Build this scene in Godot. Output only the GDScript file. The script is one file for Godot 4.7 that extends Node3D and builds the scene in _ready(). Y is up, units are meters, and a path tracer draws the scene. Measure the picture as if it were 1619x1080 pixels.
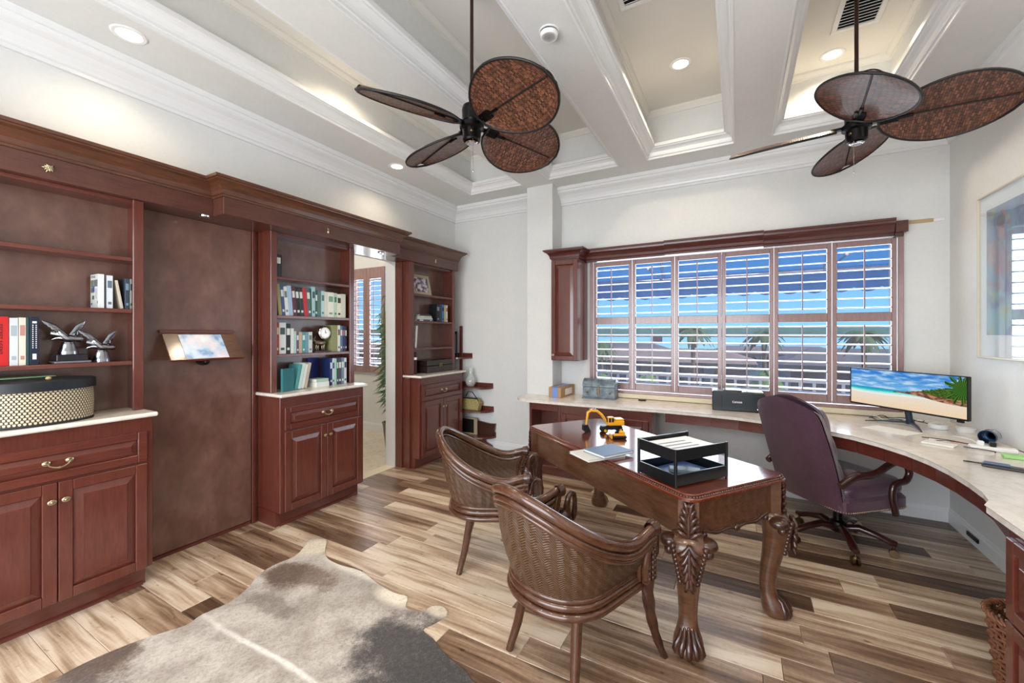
extends Node3D
# A study seen from the south-east corner. Scene coordinates: x to the right along the window wall,
# y up, and depth d = -z towards the window wall. Left wall x = -3.5, window wall d = 4.69, floor y = 0.

func _ready() -> void:
	var cam := Camera3D.new()
	cam.name = "camera"
	add_child(cam)
	cam.position = Vector3(0, 1.55, 0)
	cam.rotation_degrees = Vector3(0, 28.82, 0)
	cam.projection = Camera3D.PROJECTION_FRUSTUM
	cam.near = 0.05
	cam.far = 4000.0
	cam.size = 0.05 * 1080.0 / 648.0
	cam.frustum_offset = Vector2(0, -0.05 * 12.0 / 648.0)
	cam.current = true
	var sm := ProceduralSkyMaterial.new()
	sm.sky_top_color = C(.20, .50, .92)
	sm.sky_horizon_color = C(.50, .82, .97)
	sm.sky_curve = 0.12
	sm.ground_bottom_color = C(.32, .36, .34)
	sm.ground_horizon_color = C(.55, .72, .78)
	sm.sun_angle_max = 1.0
	var sky := Sky.new()
	sky.sky_material = sm
	var env := Environment.new()
	env.background_mode = Environment.BG_SKY
	env.sky = sky
	env.background_energy_multiplier = 1.15
	env.tonemap_mode = Environment.TONE_MAPPER_LINEAR
	env.tonemap_exposure = 1.0
	env.sdfgi_enabled = true
	env.ssao_enabled = true
	env.ssil_enabled = true
	var we := WorldEnvironment.new()
	we.name = "environment"
	we.environment = env
	add_child(we)
	var sun := DirectionalLight3D.new()
	sun.name = "sun"
	sun.rotation_degrees = Vector3(-48, 72, 0)
	sun.light_color = C(1, .96, .9)
	sun.light_energy = 2.0
	sun.light_angular_distance = 0.6
	sun.shadow_enabled = true
	add_child(sun)
	# daylight at the window and the next room's window, and added fill behind the camera
	daylight("window_daylight", V(-0.14, 1.66, 4.745), Vector3(0, 180, 0), Vector2(2.64, 1.46), C(.90, .96, 1), 1.9)
	daylight("added_fill_light", V(-1.2, 1.55, -1.50), Vector3(0, 0, 0), Vector2(3.4, 2.3), C(.975, .988, 1), 2.8)
	daylight("next_room_daylight", V(-5.23, 1.76, 4.745), Vector3(0, 180, 0), Vector2(.70, 1.5), C(.95, .98, 1), 3.0)

	make_materials()
	build_room()
	build_floor()
	build_ceiling()
	build_window()
	build_outside()
	build_next_room()
	build_left_cabinets()
	build_window_counter()
	build_desk()
	build_armchairs()
	build_office_chair()
	build_fans()
	build_rug()
	build_desk_things()
	build_shelf_things()
	build_counter_things()
	build_wall_things()

func daylight(called: String, at: Vector3, turn: Vector3, size: Vector2, c: Color, e: float) -> void:
	var l := AreaLight3D.new()
	l.name = called
	l.area_size = size
	l.area_normalize_energy = false
	l.light_color = c
	l.light_energy = e
	l.shadow_enabled = true
	l.position = at
	l.rotation_degrees = turn
	l.area_range = 14.0
	add_child(l)

# ---------------------------------------------------------------- mesh builder
class MB:
	var v := PackedVector3Array()
	var n := PackedVector3Array()
	var u := PackedVector2Array()
	var xf := Transform3D()
	func tri(a: Vector3, b: Vector3, c: Vector3, ua := Vector2.ZERO, ub := Vector2.ZERO, uc := Vector2.ZERO) -> void:
		a = xf * a; b = xf * b; c = xf * c
		var m := (b - a).cross(c - a).normalized()
		v.append(a); v.append(c); v.append(b)
		n.append(m); n.append(m); n.append(m)
		u.append(ua); u.append(uc); u.append(ub)
	func quad(a: Vector3, b: Vector3, c: Vector3, d: Vector3) -> void:
		var w := a.distance_to(b)
		var h := a.distance_to(d)
		tri(a, b, c, Vector2(0, 0), Vector2(w, 0), Vector2(w, h))
		tri(a, c, d, Vector2(0, 0), Vector2(w, h), Vector2(0, h))
	func quad_uv(a: Vector3, b: Vector3, c: Vector3, d: Vector3, r := Rect2(0, 0, 1, 1)) -> void:
		var e := r.end
		tri(a, b, c, Vector2(r.position.x, e.y), e, Vector2(e.x, r.position.y))
		tri(a, c, d, Vector2(r.position.x, e.y), Vector2(e.x, r.position.y), r.position)
	func quad_out(a: Vector3, b: Vector3, c: Vector3, d: Vector3, o: Vector3) -> void:
		if (b - a).cross(c - a).dot((a + b + c + d) * 0.25 - o) >= 0.0: quad(a, b, c, d)
		else: quad(a, d, c, b)
	func tri_out(a: Vector3, b: Vector3, c: Vector3, o: Vector3) -> void:
		if (b - a).cross(c - a).dot((a + b + c) / 3.0 - o) >= 0.0: tri(a, b, c)
		else: tri(a, c, b)
	# box between two corners with chamfered edges
	func box(p: Vector3, q: Vector3, ch := 0.0) -> void:
		var o := (p + q) * 0.5
		var h := (q - p).abs() * 0.5
		var c: float = minf(ch, minf(h.x, minf(h.y, h.z)) * 0.9)
		var P := []
		for i in 8:
			var s := Vector3(1 if i & 1 else -1, 1 if i & 2 else -1, 1 if i & 4 else -1)
			P.append([o + s * Vector3(h.x, h.y - c, h.z - c), o + s * Vector3(h.x - c, h.y, h.z - c), o + s * Vector3(h.x - c, h.y - c, h.z)])
		for f in [[0, 2, 6, 4, 0], [1, 3, 7, 5, 0], [0, 1, 5, 4, 1], [2, 3, 7, 6, 1], [0, 1, 3, 2, 2], [4, 5, 7, 6, 2]]:
			var k: int = f[4]
			quad_out(P[f[0]][k], P[f[1]][k], P[f[2]][k], P[f[3]][k], o)
		if c <= 0.0: return
		for e in [[0, 4, 0, 1], [1, 5, 0, 1], [2, 6, 0, 1], [3, 7, 0, 1], [0, 2, 0, 2], [1, 3, 0, 2], [4, 6, 0, 2], [5, 7, 0, 2], [0, 1, 1, 2], [2, 3, 1, 2], [4, 5, 1, 2], [6, 7, 1, 2]]:
			quad_out(P[e[0]][e[2]], P[e[1]][e[2]], P[e[1]][e[3]], P[e[0]][e[3]], o)
		for i in 8: tri_out(P[i][0], P[i][1], P[i][2], o)
	# box in x, y, depth
	func bx(x0: float, x1: float, y0: float, y1: float, d0: float, d1: float, ch := 0.0) -> void:
		box(Vector3(x0, y0, -d1), Vector3(x1, y1, -d0), ch)
	# smooth surface through rows of points
	func grid(P: Array, cu := false, cv := false, flip := false, us := 1.0, vs := 1.0) -> void:
		var R := P.size()
		var C: int = P[0].size()
		var N := []
		for i in R:
			var row := PackedVector3Array()
			for j in C:
				var i0 := (i - 1 + R) % R if cv else maxi(i - 1, 0)
				var i1 := (i + 1) % R if cv else mini(i + 1, R - 1)
				var j0 := (j - 1 + C) % C if cu else maxi(j - 1, 0)
				var j1 := (j + 1) % C if cu else mini(j + 1, C - 1)
				var du: Vector3 = P[i][j1] - P[i][j0]
				var dv: Vector3 = P[i1][j] - P[i0][j]
				var m := du.cross(dv)
				if m.length_squared() < 1e-16:
					var ii := clampi(i, 1, R - 2) if R > 2 else i
					du = P[ii][j1] - P[ii][j0]
					dv = P[mini(ii + 1, R - 1)][j] - P[maxi(ii - 1, 0)][j]
					m = du.cross(dv)
				m = m.normalized()
				row.append(-m if flip else m)
			N.append(row)
		for i in (R if cv else R - 1):
			for j in (C if cu else C - 1):
				var i1 := (i + 1) % R
				var j1 := (j + 1) % C
				var q := [P[i][j], P[i][j1], P[i1][j1], P[i1][j]]
				var m := [N[i][j], N[i][j1], N[i1][j1], N[i1][j]]
				var t := [Vector2(float(j) / C * us, float(i) / R * vs), Vector2(float(j + 1) / C * us, float(i) / R * vs), Vector2(float(j + 1) / C * us, float(i + 1) / R * vs), Vector2(float(j) / C * us, float(i + 1) / R * vs)]
				for k in ([0, 1, 2, 0, 2, 3] if flip else [0, 2, 1, 0, 3, 2]):
					v.append(xf * q[k]); n.append(xf.basis * m[k]); u.append(t[k])
	func tube(path: Array, rad, seg := 8, closed := false, caps := true, flat := 1.0) -> void:
		var L := path.size()
		var rings := []
		var t0: Vector3 = (path[1] - path[0]).normalized()
		var s := t0.cross(Vector3.UP if absf(t0.y) < 0.9 else Vector3.RIGHT).normalized()
		for i in L:
			var a: Vector3 = path[(i - 1 + L) % L] if closed else path[maxi(i - 1, 0)]
			var b: Vector3 = path[(i + 1) % L] if closed else path[mini(i + 1, L - 1)]
			var t := (b - a).normalized()
			s = (s - t * s.dot(t)).normalized()
			var w := t.cross(s)
			var r: float = rad[i] if rad is Array or rad is PackedFloat32Array else rad
			var ring := PackedVector3Array()
			for k in seg:
				var g := TAU * k / seg
				ring.append(path[i] + s * (cos(g) * r) + w * (sin(g) * r * flat))
			rings.append(ring)
		grid(rings, true, closed, false, 1.0, L * 0.25)
		if caps and not closed:
			for e in [0, L - 1]:
				var o: Vector3 = path[e]
				var q: Vector3 = path[1] if e == 0 else path[L - 2]
				for k in seg: tri_out(o, rings[e][k], rings[e][(k + 1) % seg], o + (q - o))
	# profile of (radius, height) turned about y through c
	func lathe(prof: Array, c := Vector3.ZERO, seg := 20, smooth := false, sx := 1.0, sz := 1.0) -> void:
		var rows := []
		for p in prof:
			var ring := PackedVector3Array()
			for k in seg:
				var g := -TAU * k / seg
				ring.append(c + Vector3(p[0] * cos(g) * sx, p[1], p[0] * sin(g) * sz))
			rows.append(ring)
		if smooth: grid(rows, true)
		else:
			for i in rows.size() - 1: grid([rows[i], rows[i + 1]], true)
	# polygon in (x, z) between y0 and y1
	func prism(poly: PackedVector2Array, y0: float, y1: float, T := Transform3D(), bev := 0.0) -> void:
		var keep := xf
		xf = xf * T
		var L := poly.size()
		var inner := poly
		if bev > 0.0:
			var o := Geometry2D.offset_polygon(poly, -bev)
			if o.size() == 1 and o[0].size() == L: inner = o[0]
			else:
				var cc := Vector2.ZERO
				for p in poly: cc += p / L
				inner = PackedVector2Array()
				for p in poly: inner.append(p + (cc - p).normalized() * bev)
		var best := 0
		if bev > 0.0:
			for k in L:
				if inner[k].distance_to(poly[0]) < inner[best].distance_to(poly[0]): best = k
		var ar := 0.0
		for i in L: ar += poly[i].cross(poly[(i + 1) % L])
		var ccw := ar < 0.0
		for i in L:
			var j := (i + 1) % L
			var a := poly[i]; var b := poly[j]
			var a3 := Vector3(a.x, y0, a.y); var b3 := Vector3(b.x, y0, b.y)
			var a4 := Vector3(a.x, y1 - bev, a.y); var b4 := Vector3(b.x, y1 - bev, b.y)
			if ccw: quad(a3, b3, b4, a4)
			else: quad(b3, a3, a4, b4)
			if bev > 0.0:
				var c := inner[(i + best) % L]; var d := inner[(j + best) % L]
				var c4 := Vector3(c.x, y1, c.y); var d4 := Vector3(d.x, y1, d.y)
				if ccw: quad(a4, b4, d4, c4)
				else: quad(b4, a4, c4, d4)
		var t := Geometry2D.triangulate_polygon(inner)
		for k in range(0, t.size(), 3):
			var a := inner[t[k]]; var b := inner[t[k + 1]]; var c := inner[t[k + 2]]
			if (b - a).cross(c - a) > 0.0: var q := b; b = c; c = q
			tri(Vector3(a.x, y1, a.y), Vector3(b.x, y1, b.y), Vector3(c.x, y1, c.y), a, b, c)
		t = Geometry2D.triangulate_polygon(poly)
		for k in range(0, t.size(), 3):
			var a := poly[t[k]]; var b := poly[t[k + 1]]; var c := poly[t[k + 2]]
			if (b - a).cross(c - a) > 0.0: var q := b; b = c; c = q
			tri(Vector3(a.x, y0, a.y), Vector3(c.x, y0, c.y), Vector3(b.x, y0, b.y), a, c, b)
		xf = keep
	# closed profile of (out, up) points pushed from p to q; m0, m1 mitre the ends
	func mold(prof: Array, p: Vector3, q: Vector3, out: Vector3, up: Vector3, m0 := 0.0, m1 := 0.0) -> void:
		var dir := (q - p).normalized()
		var A := []; var B := []
		for k in prof:
			A.append(p + out * k[0] + up * k[1] + dir * (m0 * k[0]))
			B.append(q + out * k[0] + up * k[1] - dir * (m1 * k[0]))
		var f := dir.cross(up).dot(out) > 0.0
		var L := prof.size()
		var area := 0.0
		for i in L: area += prof[i][0] * prof[(i + 1) % L][1] - prof[(i + 1) % L][0] * prof[i][1]
		if area < 0: f = not f
		for i in L:
			var j := (i + 1) % L
			if f: quad(A[j], A[i], B[i], B[j])
			else: quad(A[i], A[j], B[j], B[i])
		var pp := PackedVector2Array()
		for k in prof: pp.append(Vector2(k[0], k[1]))
		var t := Geometry2D.triangulate_polygon(pp)
		for k in range(0, t.size(), 3):
			tri_out(A[t[k]], A[t[k + 1]], A[t[k + 2]], A[t[k]] + dir)
			tri_out(B[t[k]], B[t[k + 1]], B[t[k + 2]], B[t[k]] - dir)
	func ball(c: Vector3, r: Vector3, seg := 12, rows := 8) -> void:
		var R := []
		for i in rows + 1:
			var f := PI * i / rows - PI / 2
			var ring := PackedVector3Array()
			for k in seg:
				var g := -TAU * k / seg
				ring.append(c + Vector3(cos(g) * cos(f) * r.x, sin(f) * r.y, sin(g) * cos(f) * r.z))
			R.append(ring)
		grid(R, true)
	func mesh() -> ArrayMesh:
		var a := []
		a.resize(Mesh.ARRAY_MAX)
		a[Mesh.ARRAY_VERTEX] = v
		a[Mesh.ARRAY_NORMAL] = n
		a[Mesh.ARRAY_TEX_UV] = u
		var m := ArrayMesh.new()
		m.add_surface_from_arrays(Mesh.PRIMITIVE_TRIANGLES, a)
		return m

# ---------------------------------------------------------------- objects
var used := {}
func numbered(called: String) -> String:
	var k: int = used.get(called, 0)
	used[called] = k + 1
	return called if k == 0 else "%s_%03d" % [called, k]
func V(x: float, y: float, d: float) -> Vector3:
	return Vector3(x, y, -d)
func world_of(o: Node3D) -> Vector3:
	var p := Vector3.ZERO
	var k: Node = o
	while k and k != self:
		p += (k as Node3D).position
		k = k.get_parent()
	return p
# one mesh; world = true keeps the builder's coordinates as scene coordinates
func obj(called: String, mb, m: Material, parent: Node3D = self, world := false) -> MeshInstance3D:
	var o := MeshInstance3D.new()
	o.mesh = mb.mesh() if mb is MB else mb
	o.material_override = m
	if parent == self:
		o.name = numbered(called)
		add_child(o)
	else:
		o.name = called
		parent.add_child(o, true)
		if world: o.position = -world_of(parent)
	return o
func tag(o: Node, label: String, category: String, group := "", kind := "") -> Node:
	o.set_meta("label", label)
	o.set_meta("category", category)
	if group: o.set_meta("group", group)
	if kind: o.set_meta("kind", kind)
	return o
func thing(called: String, label: String, category: String, at := Vector3.ZERO, turn := 0.0, group := "") -> Node3D:
	var o := Node3D.new()
	o.name = numbered(called)
	add_child(o)
	o.position = at
	o.rotation_degrees.y = turn
	tag(o, label, category, group)
	return o
func struct(called: String, mb, m: Material, label := "") -> MeshInstance3D:
	var o := obj(called, mb, m)
	o.set_meta("kind", "structure")
	if label:
		o.set_meta("label", label)
	return o
func dup(root: Node3D, label: String, at: Vector3, turn = null, group := "") -> Node3D:
	var r: Node3D = root.duplicate()
	var base := String(root.name)
	if base.length() > 4 and base.substr(base.length() - 3).is_valid_int(): base = base.substr(0, base.length() - 4)
	r.name = numbered(base)
	add_child(r)
	r.position = at
	if turn != null: r.rotation_degrees.y = turn
	r.set_meta("label", label)
	if group: r.set_meta("group", group)
	return r

# ---------------------------------------------------------------- materials
var M := {}
func mat(c: Color, rough := 0.6, metal := 0.0, coat := 0.0) -> StandardMaterial3D:
	var m := StandardMaterial3D.new()
	m.albedo_color = c
	m.roughness = rough
	m.metallic = metal
	if coat > 0.0:
		m.clearcoat_enabled = true
		m.clearcoat = coat
		m.clearcoat_roughness = 0.12
	return m
func noise_bytes(seed_: int, freq: float, oct: int, w := 256, h := 256) -> PackedByteArray:
	var f := FastNoiseLite.new()
	f.seed = seed_
	f.frequency = freq
	f.fractal_octaves = oct
	f.noise_type = FastNoiseLite.TYPE_SIMPLEX_SMOOTH
	var im := f.get_seamless_image(w, h)
	im.convert(Image.FORMAT_L8)
	return im.get_data()
# mixes two noise fields and colours the sum with a ramp of colours
func ramp_tex(a: PackedByteArray, b: PackedByteArray, share: float, ramp: Array, w := 256, h := 256) -> ImageTexture:
	var lut := []
	for i in 256:
		var t := float(i) / 255.0 * (ramp.size() - 1)
		var k := mini(int(t), ramp.size() - 2)
		var c: Color = ramp[k].lerp(ramp[k + 1], t - k)
		lut.append([c.r8, c.g8, c.b8])
	var d := PackedByteArray()
	d.resize(w * h * 3)
	for i in w * h:
		var e: Array = lut[int(a[i] * (1.0 - share) + b[i] * share)]
		d[i * 3] = e[0]; d[i * 3 + 1] = e[1]; d[i * 3 + 2] = e[2]
	return ImageTexture.create_from_image(Image.create_from_data(w, h, false, Image.FORMAT_RGB8, d))
func gray_tex(a: PackedByteArray, w := 256, h := 256) -> ImageTexture:
	return ImageTexture.create_from_image(Image.create_from_data(w, h, false, Image.FORMAT_L8, a))
func tri_mat(t: Texture2D, scale: Vector3, rough := 0.5, coat := 0.0, bump: Texture2D = null, depth := 0.0) -> StandardMaterial3D:
	var m := mat(Color.WHITE, rough, 0.0, coat)
	m.albedo_texture = t
	m.uv1_triplanar = true
	m.uv1_scale = scale
	m.uv1_triplanar_sharpness = 8.0
	if bump:
		m.heightmap_enabled = true
		m.heightmap_texture = bump
		m.heightmap_scale = depth
	return m
func uv_mat(t: Texture2D, rough := 0.5, coat := 0.0) -> StandardMaterial3D:
	var m := mat(Color.WHITE, rough, 0.0, coat)
	m.albedo_texture = t
	return m
func C(r: float, g: float, b: float) -> Color:
	return Color(r, g, b)
var nA: PackedByteArray
var nB: PackedByteArray
var nC: PackedByteArray
func make_materials() -> void:
	nA = noise_bytes(3, 0.012, 4)
	nB = noise_bytes(11, 0.05, 4)
	nC = noise_bytes(29, 0.09, 3)
	var gA := gray_tex(nB)
	var cherry := ramp_tex(nB, nA, 0.5, [C(.29, .13, .096), C(.34, .155, .115), C(.38, .18, .135), C(.42, .205, .155)])
	M.cherry = tri_mat(cherry, Vector3(5, .6, 5), 0.28, 0.55)
	M.cherry_h = tri_mat(cherry, Vector3(5, 5, .6), 0.28, 0.55)
	M.cherry_x = tri_mat(cherry, Vector3(.6, 5, 5), 0.28, 0.55)
	var figured := ramp_tex(nA, nB, 0.3, [C(.33, .22, .187), C(.385, .265, .226), C(.435, .308, .264), C(.485, .355, .308)])
	M.panel = tri_mat(figured, Vector3(1.3, .8, 1.3), 0.30, 0.6)
	var corn := ramp_tex(nB, nA, 0.5, [C(.22, .125, .082), C(.30, .172, .11), C(.36, .21, .135), C(.41, .245, .16)])
	M.cornice = tri_mat(corn, Vector3(5, 5, .7), 0.32, 0.3)
	M.cornice_x = tri_mat(ramp_tex(nB, nA, 0.5, [C(.20, .08, .07), C(.30, .12, .10), C(.36, .16, .13)]), Vector3(.7, 5, 5), 0.34, 0.3)
	M.frieze = tri_mat(ramp_tex(nB, nA, 0.5, [C(.25, .14, .112), C(.32, .185, .148), C(.37, .22, .178)]), Vector3(5, 5, .6), 0.32, 0.3)
	M.wall = tri_mat(ramp_tex(nC, nA, 0.5, [C(.83, .835, .83), C(.865, .865, .855)]), Vector3(1, 1, 1), 0.7)
	M.trim = mat(C(.88, .885, .885), 0.28)
	M.coffer = mat(C(.86, .85, .82), 0.6)
	M.stone = tri_mat(ramp_tex(nA, nB, 0.35, [C(.80, .75, .69), C(.86, .82, .775), C(.89, .865, .83), C(.91, .895, .87)]), Vector3(2.2, 2.2, 2.2), 0.22, 0.3)
	M.brass = mat(C(.74, .69, .56), 0.3, 1.0)
	M.brass_dark = mat(C(.42, .36, .26), 0.3, 1.0)
	M.black = mat(C(.025, .025, .03), 0.35)
	M.black_metal = mat(C(.05, .05, .055), 0.3, 0.6)
	M.chrome = mat(C(.85, .85, .87), 0.12, 1.0)
	M.white = mat(C(.9, .9, .89), 0.5)
	M.paper = mat(C(.90, .89, .86), 0.8)
	M.cream = mat(C(.86, .82, .72), 0.85)
	M.glass = mat(Color(.95, .98, 1, .06), 0.0)
	M.glass.transparency = BaseMaterial3D.TRANSPARENCY_ALPHA
	M.glass.metallic_specular = 0.08
	M.lens = mat(C(1, .96, .88), 0.4)
	M.lens.emission_enabled = true
	M.lens.emission = C(1, .93, .80)
	M.lens.emission_energy_multiplier = 4.0
	var dsk := ramp_tex(nB, nA, 0.55, [C(.23, .142, .092), C(.30, .19, .125), C(.37, .24, .16), C(.43, .285, .195)])
	M.desk = tri_mat(dsk, Vector3(.8, 5, 5), 0.28, 0.4)
	M.desk_top = tri_mat(ramp_tex(nB, nA, 0.6, [C(.30, .115, .065), C(.38, .155, .085), C(.45, .20, .115)]), Vector3(.7, 5, 5), 0.16, 1.0)
	M.carve = tri_mat(ramp_tex(nB, nA, 0.5, [C(.13, .07, .045), C(.23, .125, .08), C(.33, .19, .12)]), Vector3(8, 3, 8), 0.3, 0.4)
	M.rail = tri_mat(ramp_tex(nB, nA, 0.5, [C(.23, .135, .085), C(.30, .18, .115), C(.37, .23, .15)]), Vector3(2.5, 2.5, 2.5), 0.24, 0.5)
	M.leather = tri_mat(ramp_tex(nA, nC, 0.5, [C(.25, .15, .21), C(.30, .185, .25), C(.34, .215, .285)]), Vector3(2, 2, 2), 0.38, 0.15)
	M.leather.rim_enabled = true
	M.leather.rim = 0.4
	M.shutter = tri_mat(ramp_tex(nB, nA, 0.5, [C(.52, .41, .40), C(.57, .455, .445), C(.62, .50, .49)]), Vector3(6, 1, 6), 0.28, 0.4)
# ---------------------------------------------------------------- the room
const WALL_H := 3.95
func build_room() -> void:
	var m: MB = MB.new()
	m.bx(-3.65, -3.5, 0, WALL_H, -1.75, 2.80)
	m.bx(-3.65, -3.5, 0, WALL_H, 3.53, 4.84)
	m.bx(-3.65, -3.5, 2.41, WALL_H, 2.80, 3.53)
	struct("wall_left", m, M.wall, "white painted wall behind the tall wooden bookcases")
	m = MB.new()
	m.bx(-7.4, -5.62, 0, WALL_H, 4.69, 4.84)
	m.bx(-4.84, -1.50, 0, WALL_H, 4.69, 4.84)
	m.bx(-5.62, -4.84, 0, 0.96, 4.69, 4.84)
	m.bx(-5.62, -4.84, 2.56, WALL_H, 4.69, 4.84)
	m.bx(1.215, 1.68, 0, WALL_H, 4.69, 4.84)
	m.bx(-1.50, 1.215, 0, 0.90, 4.69, 4.84)
	m.bx(-1.50, 1.215, 2.42, WALL_H, 4.69, 4.84)
	struct("wall_window", m, M.wall, "white wall around the wide shuttered window")
	m = MB.new()
	m.bx(-2.217, -1.885, 0, 3.31, 4.40, 4.69, 0.004)
	struct("trim_1", m, M.wall, "white wall pier that stands forward beside the wall cabinet")
	m = MB.new()
	m.bx(1.53, 1.68, 0, WALL_H, -1.75, 4.69)
	struct("wall_right", m, M.wall, "white wall with the framed picture")
	# behind the camera: unseen wall; its wide glass door is added for fill light
	m = MB.new()
	m.bx(-7.4, -3.1, 0, WALL_H, -1.75, -1.60)
	m.bx(0.7, 1.68, 0, WALL_H, -1.75, -1.60)
	m.bx(-3.1, 0.7, 2.75, WALL_H, -1.75, -1.60)
	struct("wall_back", m, M.wall, "white wall behind the photographer with an added opening for the fill light")
	m = MB.new()
	for x in [-3.1, -1.84, -0.58, 0.66]: m.bx(x, x + 0.05, 0.0, 2.75, -1.72, -1.65)
	m.bx(-3.05, 0.66, 2.69, 2.75, -1.72, -1.65)
	m.bx(-3.05, 0.66, 0.0, 0.06, -1.72, -1.65)
	var dr := struct("door_1", m, M.trim, "added unseen white framed glass door for the fill light")
	m = MB.new()
	m.bx(-3.05, 0.66, 0.06, 2.69, -1.69, -1.685)
	obj("glass", m, M.glass, dr)
	# baseboards
	var bp := [[0, 0], [.014, 0], [.014, .085], [.009, .10], [.009, .108], [.004, .118], [0, .12]]
	m = MB.new()
	m.mold(bp, V(-1.885, 0, 4.69), V(1.53, 0, 4.69), Vector3(0, 0, 1), Vector3.UP, 0, 1)
	struct("baseboard_window", m, M.trim)
	m = MB.new()
	m.mold(bp, V(1.53, 0, 4.69), V(1.53, 0, -1.6), Vector3(-1, 0, 0), Vector3.UP, 1, 0)
	struct("baseboard_right", m, M.trim)
	m = MB.new()
	m.mold(bp, V(-3.5, 0, 4.69), V(-2.217, 0, 4.69), Vector3(0, 0, 1), Vector3.UP, 0, 0)
	m.mold(bp, V(-2.217, 0, 4.69), V(-2.217, 0, 4.40), Vector3(-1, 0, 0), Vector3.UP, 0, -1)
	m.mold(bp, V(-2.217, 0, 4.40), V(-1.885, 0, 4.40), Vector3(0, 0, 1), Vector3.UP, -1, 0)
	struct("baseboard_corner", m, M.trim)
	# crown moulding below the soffit
	var cp := [[0, 0], [.018, 0], [.018, .022], [.03, .03], [.034, .045], [.05, .075], [.08, .105], [.115, .122], [.125, .13], [.125, .15], [.14, .152], [.14, .19], [0, .19]]
	m = MB.new()
	m.mold(cp, V(-3.5, 3.11, -1.6), V(-3.5, 3.11, 4.69), Vector3(1, 0, 0), Vector3.UP, 0, 1)
	struct("trim_2", m, M.trim, "white crown moulding along the top of the bookcase wall")
	m = MB.new()
	m.mold(cp, V(-3.5, 3.11, 4.69), V(-2.217, 3.11, 4.69), Vector3(0, 0, 1), Vector3.UP, 1, 0)
	struct("trim_3", m, M.trim, "white crown moulding in the corner beside the pier")
	m = MB.new()
	m.mold(cp, V(-1.885, 3.11, 4.69), V(1.53, 3.11, 4.69), Vector3(0, 0, 1), Vector3.UP, 0, 1)
	struct("trim_4", m, M.trim, "white crown moulding above the window")
	m = MB.new()
	m.mold(cp, V(1.53, 3.11, 4.69), V(1.53, 3.11, -1.6), Vector3(-1, 0, 0), Vector3.UP, 1, 0)
	struct("trim_5", m, M.trim, "white crown moulding above the framed picture")

func plank_tex(seed_: int, tone: float) -> ImageTexture:
	var W := 80
	var H := 640
	var f := FastNoiseLite.new()
	f.seed = seed_
	f.fractal_octaves = 3
	f.frequency = 1.0
	f.noise_type = FastNoiseLite.TYPE_SIMPLEX_SMOOTH
	var ramp := [C(.22, .155, .11), C(.34, .255, .19), C(.46, .365, .285), C(.61, .51, .42), C(.75, .665, .57), C(.85, .785, .70)]
	var im := Image.create(W, H, false, Image.FORMAT_RGB8)
	for y in H:
		var yy := float(y) / H
		for x in W:
			var xx := float(x) / W
			var wob := f.get_noise_2d(xx * .8 + 40.0, yy * 2.2) * 0.12
			var a := f.get_noise_2d((xx + wob) * 1.7, yy * 1.1 + 7.0)
			var b := f.get_noise_2d((xx + wob) * 6.0 + 90.0, yy * 1.3)
			var c := f.get_noise_2d((xx + wob * .5) * 30.0, yy * 3.2 + 33.0)
			var d := f.get_noise_2d(xx * 3.0 + 17.0, yy * 46.0)
			var t := tone + a * 0.36 + b * 0.17 + c * 0.10 + d * 0.04
			var knot := f.get_noise_2d(xx * 3.0 + 200.0, yy * 9.0 + 200.0)
			if knot > 0.5: t -= (knot - 0.5) * 1.1
			t = clampf(t, 0.0, 0.999) * 5.0
			var k := int(t)
			im.set_pixel(x, y, (ramp[k] as Color).lerp(ramp[k + 1], t - k))
	return ImageTexture.create_from_image(im)
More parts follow.
